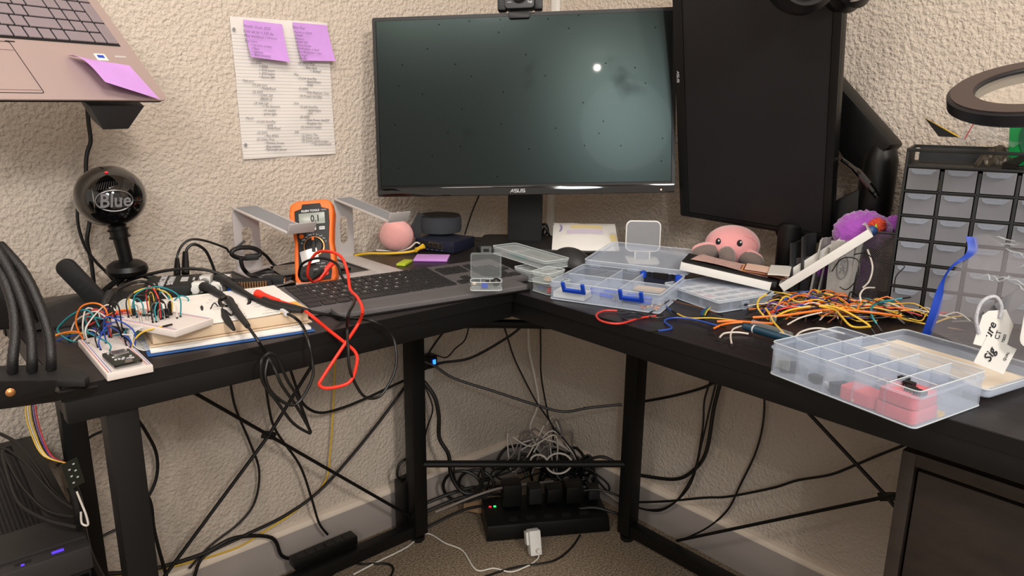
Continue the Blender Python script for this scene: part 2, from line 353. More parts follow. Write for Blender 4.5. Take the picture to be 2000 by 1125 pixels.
# ================================================================ drawer pedestal under the right board
fc = thing('drawer_cabinet', 'dark brown drawer pedestal standing under the right board', 'cabinet', (1.0, .3256, 0))
cw, cd, ch = .42, .36, .60       # extends toward -y and +x
mb = MB(); t_ = .018
mb.box(cd/2, -t_/2, ch/2, cd, t_, ch-.001); mb.box(cd/2, -cw+t_/2, ch/2, cd, t_, ch-.001)
mb.box(cd/2, -cw/2, ch-t_/2, cd, cw-2*t_, t_); mb.box(cd/2, -cw/2, t_/2+.002, cd, cw-2*t_, t_); mb.box(cd-t_/2, -cw/2, ch/2, t_, cw-2*t_, ch-2*t_-.002)
mb.build('body', 'woodC', fc, bevel=.001)
for z0, z1 in ((.37, .577), (.195, .366), (.024, .191)):
    MB().box(.012, -cw/2, (z0+z1)/2, .016, cw-2*t_-.008, z1-z0-.003).build('drawer', 'woodC', fc, bevel=.0012)
# ================================================================ centre monitor
MW, MH = .613, .363
mon = thing('monitor', 'wide black monitor switched off, with dusty screen, on a thick stand', 'monitor', (1.046, 1.141, 1.041))
mon.rotation_euler = (Matrix.Rotation(math.radians(-46.65), 3, 'Z') @ Matrix.Rotation(math.radians(-7.86), 3, 'X') @ Matrix.Rotation(math.radians(-2.09), 3, 'Y')).to_euler()
mon_inv = mon.rotation_euler.to_matrix().to_4x4().inverted() @ Matrix.Translation(-mon.location)
def screen_mat():
    m, nt, b = nm('dusty_screen'); b.inputs['Roughness'].default_value = .3
    tc = nt.nodes.new('ShaderNodeTexCoord'); sep = nt.nodes.new('ShaderNodeMapping'); sep.inputs['Rotation'].default_value = (math.radians(90), 0, 0); nt.links.new(tc.outputs['Object'], sep.inputs[0])
    v = nt.nodes.new('ShaderNodeTexVoronoi'); v.voronoi_dimensions = '2D'; v.inputs['Scale'].default_value = 13; nt.links.new(sep.outputs[0], v.inputs['Vector'])
    n = nt.nodes.new('ShaderNodeTexNoise'); n.inputs['Scale'].default_value = 7; n.inputs['Detail'].default_value = 4; nt.links.new(sep.outputs[0], n.inputs['Vector'])
    s1 = nt.nodes.new('ShaderNodeMapRange'); s1.inputs['From Min'].default_value = .012; s1.inputs['From Max'].default_value = .03; s1.clamp = True
    nt.links.new(v.outputs['Distance'], s1.inputs['Value'])
    s2 = nt.nodes.new('ShaderNodeMapRange'); s2.inputs['From Min'].default_value = .63; s2.inputs['From Max'].default_value = .80
    nt.links.new(n.outputs['Fac'], s2.inputs['Value'])
    mx = nt.nodes.new('ShaderNodeMath'); mx.operation = 'MAXIMUM'; nt.links.new(s1.outputs[0], mx.inputs[0]); 
    inv = nt.nodes.new('ShaderNodeMath'); inv.operation = 'SUBTRACT'; inv.inputs[0].default_value = 1; nt.links.new(s2.outputs[0], inv.inputs[1])
    nt.links.new(inv.outputs[0], mx.inputs[1])
    sp = nt.nodes.new('ShaderNodeMapRange'); sp.inputs['To Min'].default_value = .08; sp.inputs['To Max'].default_value = .29
    mul = nt.nodes.new('ShaderNodeMath'); mul.operation = 'MULTIPLY'; nt.links.new(s1.outputs[0], mul.inputs[0]); nt.links.new(inv.outputs[0], mul.inputs[1]); nt.links.new(mul.outputs[0], sp.inputs['Value']); nt.links.new(sp.outputs[0], b.inputs['Specular IOR Level'])
    b.inputs['Base Color'].default_value = (*hx('#111112'), 1); b.inputs['Specular Tint'].default_value = (.72, 1, .95, 1)
    b.inputs['Roughness'].default_value = .25
    b.inputs['Coat Weight'].default_value = .025; b.inputs['Coat Roughness'].default_value = .03
    return m
M['screen'] = screen_mat()
M['screen2'] = mat('matte_screen', '#19181a', .5, spec=.35)
MB().prism(rrect(MW, MH, .004), 0, .018, RX90 @ T(0, 0, -.018)).build('housing', 'black', mon, bevel=.001)
MB().box(0, .034, -.01, .40, .032, .24).build('rear_housing', 'black', mon, bevel=.01)
MB().box(0, -.0012, .008, MW-.016, .002, MH-.030).build('screen', 'screen', mon)
bz = MB().frame(rrect(MW, MH, .004), rrect(MW-.014, MH-.014-.012, .001, cy=.006), 0, .003, RX90); bz.build('bezel', 'black', mon)
MB().box(0, -.003, -MH/2+.009, MW-.002, .005, .0175).build('chin', 'gloss', mon, bevel=.001)
def asus(parent, Mx, s):      # angular maker's mark drawn as strokes
    mb = MB(); 
    def st(a, b, th=.16):
        a = Vector(a); b = Vector(b); d = (b-a).normalized(); nrm = Vector((-d.y, d.x))*th/2
        q = [a-nrm, b-nrm, b+nrm, a+nrm]; mb.prism([(p.x, p.y) for p in q], 0, .03, Mx @ Matrix.Scale(s, 4))
    st((-2.3, -.5), (-1.6, .5)); st((-1.6, .5), (-1.4, -.5)); st((-1.95, -.12), (-1.5, -.12), .13)
    for x0 in (-1.1, 1.15):
        st((x0, .42), (x0+1.0, .42)); st((x0, .42), (x0, 0)); st((x0, 0), (x0+.95, 0)); st((x0+.95, 0), (x0+.95, -.42)); st((x0, -.42), (x0+1.0, -.42))
    st((.12, .5), (.12, -.42)); st((.12, -.42), (.9, -.42)); st((.9, -.42), (.9, .5))
    return mb.build('maker_mark', 'print_', parent)
asus(mon, T(-.012, -.0058, -MH/2+.0085) @ RX90, .0068)
MB().lathe([(.0014, 0), (.0014, .001)], 12, T(MW/2-.028, -.0058, -MH/2+.006) @ R(90, 'X')).build('power_light', 'warmled', mon)
stp = mon_inv
MB().box(0, 0, 0, .078, .02, .30, T(1.128, 1.218, .885) @ R(-46, 'Z')).build('stand_pole', 'blackm', mon, bevel=.004).matrix_parent_inverse = stp
MB().prism(rrect(.22, .17, .02), ZD+.0005, ZD+.012, T(1.118, 1.195, 0) @ R(-46, 'Z')).build('stand_foot', 'blackm', mon, bevel=.002).matrix_parent_inverse = stp
MB().box(0, 0, 0, .09, .03, .09, T(1.113, 1.203, 1.02) @ R(-46, 'Z')).build('stand_head', 'black', mon, bevel=.004).matrix_parent_inverse = stp
# webcam on it
def onmon(x, y, z): return mon.rotation_euler.to_matrix() @ Vector((x, y, z)) + mon.location
wc = thing('webcam', 'black webcam with ribbed side grilles clipped on top of the wide monitor', 'webcam', onmon(-.003, .0, MH/2+.002), mon.rotation_euler)
MB().prism(rrect(.058, .040, .007), -.012, .020, T(0, -.002, .022) @ RX90).build('body', 'dgrey', wc, bevel=.001)
for s_ in (-1, 1):
    g = MB().box(s_*.036, .0, .019, .018, .024, .036); 
    g.build('side_grille', 'black', wc, bevel=.004)
rib = MB()
for k in range(10): rib.box(-.036, -.0125, .005+k*.0031, .016, .0015, .001)
rib.build('grille_rib', 'dgrey', wc)
MB().prism(rrect(.042, .016, .004), 0, .006, T(-.002, -.003, -.006) @ RX90).build('clip', 'black', wc, bevel=.001)
MB().lathe([(.0165, 0), (.0165, .004), (.013, .006), (.0001, .007)], 28, T(0, -.023, .028) @ R(90, 'X')).build('lens', 'gloss', wc)
text('lettering', 'logi', .0062, 'print_', wc, T(.021, -.0226, .0135) @ RX90, bold=.0001)
MB().box(-.020, -.0226, .0135, .008, .0004, .0008).build('white_dash', 'print_', wc)
# ================================================================ portrait monitor
PWd, PHt = .305, .545
pm = thing('monitor', 'tall black monitor turned on its side on an arm, screen off', 'monitor', (1.284, .745, .819))
pm.rotation_euler = (Matrix.Rotation(math.radians(-85.7), 3, 'Z') @ Matrix.Rotation(math.radians(14.1), 3, 'X') @ Matrix.Rotation(math.radians(2.0), 3, 'Y')).to_euler()
MB().prism(rrect(PWd, PHt, .004, cy=PHt/2), -.018, 0, RX90).build('housing', 'black', pm, bevel=.001)
MB().box(0, .028, .27, .19, .026, .30).build('rear_housing', 'black', pm, bevel=.01)
MB().box(.002, -.0008, PHt/2+.0, PWd-.034, .002, PHt-.02).build('screen', 'screen2', pm)
MB().frame(rrect(PWd, PHt, .004, cy=PHt/2), rrect(PWd-.032, PHt-.018, .001, cx=.003, cy=PHt/2), 0, .004, RX90).build('bezel', 'black', pm, bevel=.0005)
asus(pm, T(-PWd/2+.0065, -.0045, .282) @ RX90 @ R(-90, 'Z'), .0048)
bt = MB()
for k in range(5): bt.box(-.118+k*.014, -.0045, .0045, .002, .001, .001)
bt.build('buttons', 'dgrey', pm)
# monitor arm behind it
arm = thing('monitor_mount', 'black jointed monitor arm clamped behind the tall monitor', 'monitor arm', (1.27, .66, ZD))
ai = Matrix.Translation(-arm.location)
def armp(mb, name, mt='black', **k):
    o = mb.build(name, mt, arm, **k); o.matrix_parent_inverse = ai; return o
armp(MB().lathe([(.034, 0), (.034, .012), (.024, .016), (.021, .02), (.021, .16), (.0165, .165)], 28, T(1.286, .665, ZD-.06)), 'post')
def link(p, q, w0, w1, hgt0, hgt1):
    p = Vector(p); q = Vector(q); d = (q-p); n_ = Vector((0, 0, 1)).cross(d).normalized(); up_ = d.cross(n_).normalized()*-1
    if up_.z < 0: up_ = -up_
    vs = []
    for c_, w_, h_ in ((p, w0, hgt0), (q, w1, hgt1)):
        for a, b in ((-1, -1), (1, -1), (1, 1), (-1, 1)): vs.append(c_+n_*(a*w_/2)+up_*(b*h_/2))
    return MB().add(vs, [(0, 1, 2, 3), (7, 6, 5, 4), (0, 4, 5, 1), (1, 5, 6, 2), (2, 6, 7, 3), (3, 7, 4, 0)])
el = atx(1712, 365, 1.345)
armp(link(atx(1528, 470, 1.322), (el.x, el.y, el.z-.03), .044, .040, .050, .070), 'lower_link', bevel=.008)
armp(MB().lathe([(.026, -.075), (.028, -.065), (.030, -.02), (.030, .045), (.022, .075), (.012, .085)], 28, T(*el)), 'elbow_joint', bevel=.002)
q1 = atx(1650, 205, 1.362)
armp(link((el.x, el.y, el.z+.045), (q1.x, q1.y+.06, q1.z+.05), .045, .050, .085, .06), 'upper_link', bevel=.010)
p2_ = Vector((el.x-.028, el.y+.01, el.z+.055))
armp(MB().tube(smooth([atx(1645, 312, 1.29), atx(1675, 335, 1.285), atx(1700, 365, 1.285), atx(1714, 385, 1.29)], 5), [.004]*5+[.006]*8+[.005]*3, 8), 'cable_clip', 'gloss')
armp(MB().box(0, 0, 0, .10, .012, .10, T(1.322, .76, 1.10) @ R(-85, 'Z') @ R(14, 'X')), 'mount_plate', bevel=.003)
# headphones hung over the top right of the tall monitor
hp = thing('headphones', 'black headphones hanging over the top of the tall monitor', 'headphones', atx(1635, -48, 1.15))
hp.rotation_euler = (0, 0, VIEW)
for sx_, r_ in ((-.055, .05), (.035, .045)):
    c_ = MB().lathe([(.02, -.02), (r_, -.018), (r_+.003, -.006), (r_-.004, .004), (r_-.004, .008), (r_+.002, .012), (r_-.008, .024), (.01, .026)], 36, T(sx_, -.01 if sx_ < 0 else .05, -.005 if sx_ < 0 else .0) @ R(-78 if sx_ < 0 else 60, 'Y') @ R(90 if sx_ < 0 else 60, 'X'))
    e_ = c_.build('ear_cup', 'black', hp)
    MB().tube([Vector((sx_+math.cos(a)*r_*.62, (-.045 if sx_ < 0 else .02), -.005+math.sin(a)*r_*.62)) for a in [i*2*PI/28 for i in range(28)]], .0018, 6, closed=True).build('trim_ring', 'greyc', e_)
MB().tube([Vector((math.cos(a)*.075-.01, .02, .02+math.sin(a)*.10)) for a in [PI*i/20 for i in range(21)]], .008, 8, flat=.5).build('headband', 'black', hp)
# ================================================================ paper on the wall
def wallpt(px, py, off): return aty(px, py, WY-off)
def sheet(name, cs, off, mt, parent=None, nu=8, nv=10, amp=.0015, curl=0, seed=0):
    c = [wallpt(px, py, 0) for px, py in cs]    # TL TR BR BL on the wall
    def fn(u, v):
        p = (c[3]*(1-u)+c[2]*u)*(1-v)+(c[0]*(1-u)+c[1]*u)*v
        d = off+amp*noise.noise(Vector((u*3+seed, v*4, seed)))+curl*(1-v)**2
        return Vector((p.x, WY-max(.0006, d), p.z))
    return MB().grid(fn, nu, nv).build(name, mt, parent, ang=80), c
def ruled_mat():
    m, nt, b = nm('ruled_paper'); b.inputs['Roughness'].default_value = .85
    tc = nt.nodes.new('ShaderNodeTexCoord'); sp = nt.nodes.new('ShaderNodeSeparateXYZ'); nt.links.new(tc.outputs['Object'], sp.inputs[0])
    a = nt.nodes.new('ShaderNodeMath'); a.operation = 'MODULO'; a.inputs[1].default_value = .0064; nt.links.new(sp.outputs['Z'], a.inputs[0])
    l = nt.nodes.new('ShaderNodeMath'); l.operation = 'LESS_THAN'; l.inputs[1].default_value = .0006; nt.links.new(a.outputs[0], l.inputs[0])
    top = nt.nodes.new('ShaderNodeMath'); top.operation = 'LESS_THAN'; top.inputs[1].default_value = 1.168; nt.links.new(sp.outputs['Z'], top.inputs[0])
    mu = nt.nodes.new('ShaderNodeMath'); mu.operation = 'MULTIPLY'; nt.links.new(l.outputs[0], mu.inputs[0]); nt.links.new(top.outputs[0], mu.inputs[1])
    mx = nt.nodes.new('ShaderNodeMix'); mx.data_type = 'RGBA'; mx.inputs['A'].default_value = (*hx('#ddd9d4'), 1); mx.inputs['B'].default_value = (*hx('#93949f'), 1)
    nt.links.new(mu.outputs[0], mx.inputs['Factor']); nt.links.new(mx.outputs['Result'], b.inputs['Base Color'])
    return m
M['ruled'] = ruled_mat()
note, nc = sheet('ruled_paper', [(447, 32), (637, 45), (654, 300), (474, 311)], .0035, 'ruled', amp=.006, seed=3)
tag(note, 'handwritten sheet of lined paper pinned to the left wall', 'paper')
UX = (nc[1]-nc[0]).normalized()
TXW = Matrix(((1, 0, 0, 0), (0, 0, -1, 0), (0, 1, 0, 0), (0, 0, 0, 1)))
def wtext(parent, name, px, py, s, size, off, tilt=-2, mt='pen'):
    p = wallpt(px, py, off); Mx = T(p.x, p.y, p.z) @ RX90 @ R(tilt, 'Z')
    return text(name, s, size, mt, parent, Mx, align='LEFT', ext=.00003, shear=.25, sx=.9, bold=-.00004)
lines = [(490, 121, '(1) IDPS'), (505, 129, '+ DMA'), (505, 136, '+ XOS buyer'), (505, 143, '+ ZOS buyer'), (505, 150, '+ Return SPP'), (474, 157, 'February'),
 (493, 165, '(1) Job hunt'), (508, 172, '- Study/Read'), (493, 179, '(2) IDPS'), (505, 186, '- CAPS 200'), (505, 193, '- BB200 v2'), (496, 201, '(3) Adv Lab'), (511, 207, '-> Fix disassem'), (512, 215, '- air quality'), (512, 222, '- green light'),
 (480, 231, 'March'), (501, 237, '(1) Job Sent/Pay'), (518, 244, '- apply'), (518, 250, '- Study/Read'), (502, 259, '(2) IDPS'), (516, 265, '- Plan RPDS'), (501, 272, '(3) Other Proj'), (516, 279, '- Monkey Screen'), (516, 286, '- Blog website'), (516, 292, '- Marvin/Jim Server'),
 (582, 123, '(3) Other Proj'), (594, 131, '- Base hunt'), (604, 138, '-> Embed?'), (574, 145, 'May'), (583, 152, '(1) Job Sent/Pay'), (596, 159, '- Apply/intern'), (596, 165, '- Study'), (583, 173, '(2) IDPS'), (596, 180, '- Data Repeater Case'), (585, 187, '(3) Project workday'),
 (574, 201, 'June'), (586, 208, '(1) Job Sent/Pay'), (598, 215, '- apply/intern'), (598, 221, '- pets'), (586, 228, '(2) IDPS'), (596, 234, '- Data Power Sim/ESP'), (596, 241, '- Daughter Sim'), (587, 248, '(3) Science models'), (576, 257, 'July'), (589, 263, '(1) Intern This'), (589, 269, '(2) Family week'), (589, 275, '(3) Science good project'), (607, 281, '-> buy poster/card')]
mbt = []
for px, py, s in lines: mbt.append(wtext(None, 'tmp', px, py, s, .0068, .0086))
def join(objs, name, parent, mt):
    bm = bmesh.new()
    for o in objs: bm.from_mesh(o.data); 
    me = bpy.data.meshes.new(name); bm.to_mesh(me); bm.free(); me.materials.append(M[mt])
    for o in objs: bpy.data.objects.remove(o)
    o = bpy.data.objects.new(name, me); C.objects.link(o); o.parent = parent; return o
join(mbt, 'handwriting', note, 'pen')
hl = MB()
for px, py in ((457, 57), (480, 283)): 
    p = wallpt(px, py, .0075); hl.lathe([(.0032, 0), (.0032, .0004)], 16, T(*p) @ R(90, 'X'))
hl.build('punched_hole', 'alup', note)
n1, _ = sheet('sticky_note', [(471, 39), (547, 48), (557, 122), (482, 112)], .0095, 'purple', amp=.001, curl=.012, seed=5)
tag(n1, 'purple sticky note at the top left corner of the wall paper', 'sticky note')
n2, _ = sheet('sticky_note', [(567, 44), (634, 50), (647, 120), (581, 119)], .0095, 'purple', amp=.001, curl=.010, seed=8)
tag(n2, 'purple sticky note at the top right corner of the wall paper', 'sticky note')
a1 = [wtext(None, 't', px, py, s, .0078, .026, -3) for px, py, s in [(475, 50, 'Health Goals 2025'), (475, 60, 'Lose wt to < 235 lbs'), (476, 69, 'Max workout / =====')]]
a1 += [wtext(None, 't', px, py, s, .0066, .026, -3) for px, py, s in [(478, 79, 'Buy more'), (488, 87, '-> protein (shake)'), (488, 94, '-> fiber'), (488, 100, '-> vitamins'), (490, 106, '-> Beer (nonalc)')]]
join(a1, 'handwriting', n1, 'pen')
a2 = [wtext(None, 't', 571, 53, 'Not Fun', .0085, .026, -2)]+[wtext(None, 't', 572+k*1.2, 62+k*6.4, s, .0062, .026, -2) for k, s in enumerate(['- Switch to SSDM', '- DRAM', '- Buttons', '- BEAM 470', '- Silicon/Solder', '- RAM/silicon -> And?', '- Flux Rm/phone -> Ant', '- Charger', '- Big Ben'])]
join(a2, 'handwriting', n2, 'pen')
# ================================================================ laptop held up at top left
lp = thing('laptop', 'rose grey laptop raised on an arm at the upper left', 'laptop', (.372, 1.187, 1.045))
lp.rotation_euler = (Matrix.Rotation(math.radians(21.34), 3, 'Z') @ Matrix.Rotation(math.radians(-42.88), 3, 'X')).to_euler()
# local: x from right edge leftward (negative), z from front edge up the deck, y into the body
LW, LD = .372, .25
MB().prism(rrect(LW, LD, .010, 6, -LW/2, LD/2), -.003, 0, RX90).build('base', 'lap', lp, bevel=.0012)
MB().prism(rrect(LW-.004, LD-.004, .010, 6, -LW/2, LD/2), -.008, -.0032, RX90).build('underside', 'black', lp, bevel=.0015)
kb = MB().box(-.1855, -.0003, .168, .336, .0006, .128); kb.build('key_bed', 'dark', lp)
K = MB(); rows = 6; pitch = .0188; z0 = .106
keyobjs = 0
def lkey(x0, x1, z0_, z1_):
    o = MB().box((x0+x1)/2, -.0016, (z0_+z1_)/2, x1-x0-.0028, .0024, z1_-z0_-.0028).build('key', 'lapk', lp, bevel=.0005, seg=1)
right = -.018
for r in range(6):
    zz = z0+r*.0205; hh = .0205 if r < 5 else .016
    x = right; 
    if r in (0, 2): lkey(x-pitch, x, zz, zz+.041)
    if r == 4 or r == 5: lkey(x-pitch, x, zz, zz+hh)
    x -= pitch
    if r == 0:
        ws = [1, 2, 1, 1, 1, 1, 1, 5, 1, 1, 1]
    elif r == 1: ws = [1, 1, 1, 2.4, 1, 1, 1, 1, 1, 1, 1, 1, 1, 1]
    elif r == 2: ws = [1, 1, 1, 1.9, 1, 1, 1, 1, 1, 1, 1, 1, 1, 1.5]
    elif r == 3: ws = [1, 1, 1, 1.5, 1, 1, 1, 1, 1, 1, 1, 1, 1, 1]
    elif r == 4: ws = [1, 1, 1, 1.8, 1, 1, 1, 1, 1, 1, 1, 1, 1, 1]
    else: ws = [1]*15
    for q in ws:
        if x-q*pitch < -.352: break
        lkey(x-q*pitch, x, zz, zz+hh); x -= q*pitch
tp = MB().frame(rrect(.114, .088, .003, cx=-.236, cy=.054), rrect(.1125, .0865, .003, cx=-.236, cy=.054), .0001, .0005, RX90); tp.build('touchpad_edge', 'dark', lp)
MB().box(-.236, -.0004, .0215, .110, .0012, .013).build('touchpad_button', 'lap', lp)
MB().box(-.236, -.0004, .088, .110, .0012, .010).build('touchpad_button', 'lap', lp)
MB().box(-.178, -.0003, .0985, .012, .0008, .0015).build('indicator_slot', 'dark', lp)
st_ = MB().prism(rrect(.017, .013, .001, cx=-.062, cy=.080), 0, .0003, RX90).build('sticker', 'white', lp)
MB().box(-.062, -.0005, .081, .010, .0004, .005).build('sticker_print', 'blue', st_)
MB().prism(rrect(.018, .0035, .0015, cx=-.030, cy=.083), 0, .0003, RX90).build('badge', 'alu', lp)
# angled tray below it
tr_ = thing('laptop_tray', 'black angled tray under the raised laptop', 'laptop holder', (.372, 1.187, 1.045)); tr_.rotation_euler = lp.rotation_euler
MB().box(-.14, .0130, .13, .22, .006, .22).build('plate', 'blackm', tr_, bevel=.001)
MB().add([(-.115, .017, .004), (-.03, .017, .004), (-.045, .055, -.006), (-.085, .055, -.006), (-.115, .026, .03), (-.03, .026, .03), (-.045, .062, .02), (-.085, .062, .02)], [(0, 1, 2, 3), (4, 7, 6, 5), (0, 4, 5, 1), (1, 5, 6, 2), (2, 6, 7, 3), (3, 7, 4, 0)]).build('bracket', 'dgrey', tr_, bevel=.001)
# note hanging from it
def lpw(x, y, z): return lp.rotation_euler.to_matrix() @ Vector((x, y, z)) + lp.location
a_, b_, c_, d_ = aty(152, 110, 1.30), aty(262, 136, 1.22), aty(292, 202, 1.17), aty(180, 180, 1.17)
qa, qb, qc, qd = lpw(-.115, -.001, .077), lpw(-.030, -.003, .062), lpw(-.020, -.004, -.004), lpw(-.104, -.020, .012)
def fn(u, v):
    p = (qd*(1-u)+qc*u)*(1-v)+(qa*(1-u)+qb*u)*v
    return p+(lp.rotation_euler.to_matrix() @ Vector((0, -.010*math.sin(PI*(1-v)**.7)*(1-u)-.0015, 0)))
ns = MB().grid(fn, 8, 8).build('sticky_note', 'purple', None, ang=80); tag(ns, 'lilac sticky note curling off the front edge of the raised laptop', 'sticky note')
# cord dropping behind
cable('cord', 'black cord dropping down the wall behind the ball microphone', 'rub', .0035,
      pl('y', 1.425, [(170, 200), (173, 240), (177, 275), (170, 300), (168, 330), (171, 380), (175, 430), (170, 470), (178, 510), (184, 560)]), 'cord')
cable('cord', 'thin black cord looping left of the ball microphone', 'rub', .0026,
      pl('y', 1.40, [(152, 390), (151, 420), (155, 450), (168, 485), (188, 512), (208, 532), (222, 548)]), 'cord')
# ================================================================ ball microphone
mp = at(238, 540, .745)
mic = thing('microphone', 'gloss black ball microphone on a ring-footed stand', 'microphone', (at(243, 548).x, 1.33, ZD))
mic.location = (aty(243, 480, 1.33).x, 1.33, ZD)
bz_ = aty(216, 384, 1.33).z-ZD; br = .0535
off = Vector((aty(216, 384, 1.33).x-mic.location.x, 0, bz_))
MB().ball(off, br, br, br*.93, 48, 28).build('body', 'gloss', mic)
FM = T(*off) @ Matrix.Rotation(VIEW+math.radians(34), 4, 'Z')     # face toward the chair
def onball(a, b, k=1.0):   # a right, b up in radians on the ball
    return Vector((math.sin(a)*math.cos(b)*br*k, -math.cos(a)*math.cos(b)*br*k, math.sin(b)*br*.93*k))
def ring_on(a0, b0, ra, rb, k, mt, name, r_, n_=40):
    return MB().tube([FM @ onball(a0+math.cos(t)*ra, b0+math.sin(t)*rb, k) for t in [i*2*PI/n_ for i in range(n_)]], r_, 8, closed=True).build(name, mt, mic)
ring_on(.0, -.02, .50, .33, 1.02, 'badge', 'badge_ring', .0013)
text('lettering', 'Blue', .030, 'badge', mic, FM @ T(0, -br*.995, -.001) @ RX90, shear=.15, bold=.0006, ext=.0018, sx=.85)
MB().tube([FM @ (Vector((-.028, 0, 0))+Vector((0, -math.cos(t)*.0455, math.sin(t)*.0392))) for t in [i*2*PI/48 for i in range(48)]], .0008, 6, closed=True).build('seam_ring', 'silver', mic)
gr = MB()
for i in range(17):
    a = -.55+i*.07; lo = .36+.0*a; hi = .62-.25*a*a
    gr.tube([FM @ onball(a+(q*.06), lo+(hi-lo)*q-.12*abs(a)**2, 1.004) for q in (0, .33, .66, 1)], .0006, 4)
gr.build('grille', 'dgrey', mic)
MB().lathe([(.0022, 0), (.0022, .0015)], 12, FM @ T(*onball(-.15, .98, 1.0)) @ R(0, 'X')).build('light', 'redled', mic)
stem = [(.0135, 0), (.0135, .014), (.0165, .015), (.0165, .017), (.014, .0175), (.014, .033), (.0165, .034), (.0165, .036), (.0115, .037), (.0105, .10)]
top = off+Vector((0.004, 0, -br*.83)); bot = Vector((0, 0, .052)); ax = (bot-top).normalized()
hN = (top-bot).length
sm = [(r_, z*hN/.10) for r_, z in stem]
MB().lathe(sm, 24, T(*top) @ ax.to_track_quat('Z', 'Y').to_matrix().to_4x4()).build('stem', 'black', mic)
MB().lathe([(.012+.020*0, .026), (.022, .0255), (.030, .031), (.0325, .038), (.030, .046), (.022, .052), (.010, .054)], 36, T(0, 0, 0)).build('ring_foot', 'black', mic)
for an in (-25, 95, 215):
    MB().tube([Vector((math.cos(math.radians(an))*.012, math.sin(math.radians(an))*.012, .030)), Vector((math.cos(math.radians(an))*.085, math.sin(math.radians(an))*.085 if an != 95 else .035, .005))], .0045, 8).build('leg', 'black', mic)
# ================================================================ left clutter
an_ = thing('wifi_antenna', 'black paddle-shaped USB wifi antenna leaning left', 'antenna', at(200, 596, ZD+.012))
an_.rotation_euler = (math.radians(8), math.radians(-32), VIEW+.15)
MB().prism(rrect(.028, .086, .0135, 8, cy=.043), -.005, .005, RX90).build('paddle', 'blackm', an_, bevel=.0015)
text('lettering', 'WiFi\nLink', .008, 'dgrey', an_, T(.002, -.0053, .036) @ RX90)
# black measuring box with printing
A_, yw, wd, dp = quad((275, 566), (370, 560), (245, 540), ZD+.025)
abx = thing('data_box', 'flat black instrument box with white printing behind the breadboard', 'instrument', (at(275, 588).x, at(275, 588).y, ZD), (0, 0, .12))
abx.location = (A_.x, A_.y, ZD+.0006); abx.rotation_euler = (0, 0, yw); abx.scale = (.80, .86, 1)
MB().box(.055, .055, .013, .108, .098, .024).build('case', 'blackm', abx, bevel=.0015)
text('lettering', 'ANALOG\nDISCOVERY', .0165, 'print_', abx, T(.040, .058, .0252) @ R(-90, 'Z'), bold=.0006)
MB().box(.074, .062, .0254, .014, .036, .0003).build('printed_patch', 'print_', abx)
MB().box(.092, .060, .0254, .004, .024, .0003).build('printed_patch', 'print_', abx)
MB().box(.102, .055, .0254, .001, .05, .0003).build('printed_line', 'print_', abx)
MB().box(-.0003, .060, .016, .0012, .004, .008).build('light', 'redled', abx)
# green board with four white sockets
pb = thing('adapter_board', 'green circuit board with four white coaxial sockets', 'circuit board', tuple(at(376, 592, ZD)), (0, 0, VIEW+.12))
MB().box(.028, .03, .012, .062, .075, .002).build('board', 'green', pb, bevel=.0003)
for sx_ in (0, 1):
    for sy_ in (0, 1):
        q = MB().box(.010+sx_*.030, .006+sy_*.045, .024, .017, .016, .019).build('socket', 'white', pb, bevel=.001)
        MB().lathe([(.0068, 0), (.0068, .010), (.0045, .0105)], 20, T(.010+sx_*.030, -.002+sy_*.045, .025) @ R(90, 'X')).build('barrel', 'white' if sy_ == 0 else 'silver', q)
for k in range(2): MB().box(.022+k*.03, .028, .018, .006, .006, .010).build('jumper_block', 'blue', pb, bevel=.0005)
for k in range(4): MB().lathe([(.002, 0), (.002, .010)], 8, T(.001+(k % 2)*.052, -.003+(k//2)*.063, .0005)).build('standoff', 'black', pb)
# header board
hb_ = thing('header_board', 'black board with a row of copper pins beside the green board', 'circuit board', tuple(at(458, 578, ZD)), (0, 0, VIEW+.25))
MB().box(.02, .03, .009, .078, .06, .010).build('board', 'black', hb_, bevel=.001)
pn = MB(); 
for k in range(16): pn.box(-.012+k*.0042, -.001, .016, .0022, .0022, .014)
pn.build('pin_row', 'gold', hb_)
pn = MB()
for k in range(17): pn.box(-.014+k*.0042, -.0008, .007, .002, .001, .004)
pn.build('socket_row', 'print_', hb_)
sl = MB()
for k in range(4): sl.box(.02, .012+k*.013, .0155, .074, .006, .004)
sl.build('socket_strip', 'blackm', hb_)
# ================================================================ notebooks
NBz = ZD+.0006
def notebook(name, label, fl, fr, depth, z, hgt, cover, lab_yaw=None, pages='cream'):
    a = at(*fl, ZD); b = at(*fr, ZD); u = b-a; yaw = math.atan2(u.y, u.x); L = u.length
    t = thing(name, label, 'notebook', (a.x, a.y, z), (0, 0, yaw))
    MB().box(L/2, depth/2, .001, L+.004, depth+.003, .0016).build('back_cover', cover, t)
    def fn(u_, v_): return (u_*L, v_*depth, .002)
    MB().box(L/2, depth/2, .002+hgt/2, L-.004, depth-.004, hgt-.001).build('pages', pages, t, bevel=.0008)
    return t, L, yaw
nb2, L2, y2 = notebook('notebook', 'thin blue-covered notebook at the bottom of the pair', (292, 697), (612, 648), .172, NBz, .005, 'cover', pages='paper')
nb1, L1, y1_ = notebook('notebook', 'thick open spiral notebook with worn cream page edges', (298, 690), (607, 640), .170, NBz+.0075, .016, 'cream')
MB().grid(lambda u, v: (u*(L1-.002)+.001, v*.168+.001, .0190+.0012*noise.noise(Vector((u*4, v*5, 2)))), 14, 12).build('top_page', 'paper', nb1, ang=80)
wr_ = []
random.seed(11)
for k in range(11):
    for c0 in (.10, .15):
        s = ''.join(random.choice('abcdehilmnorstu  =+') for _ in range(12))
        wr_.append(text('t', s, .0045, 'greyc', None, T(c0+random.uniform(-.01, .01), .010+k*.0142, .0204), 'LEFT', .00002))
o = join(wr_, 'handwriting', nb1, 'pen')
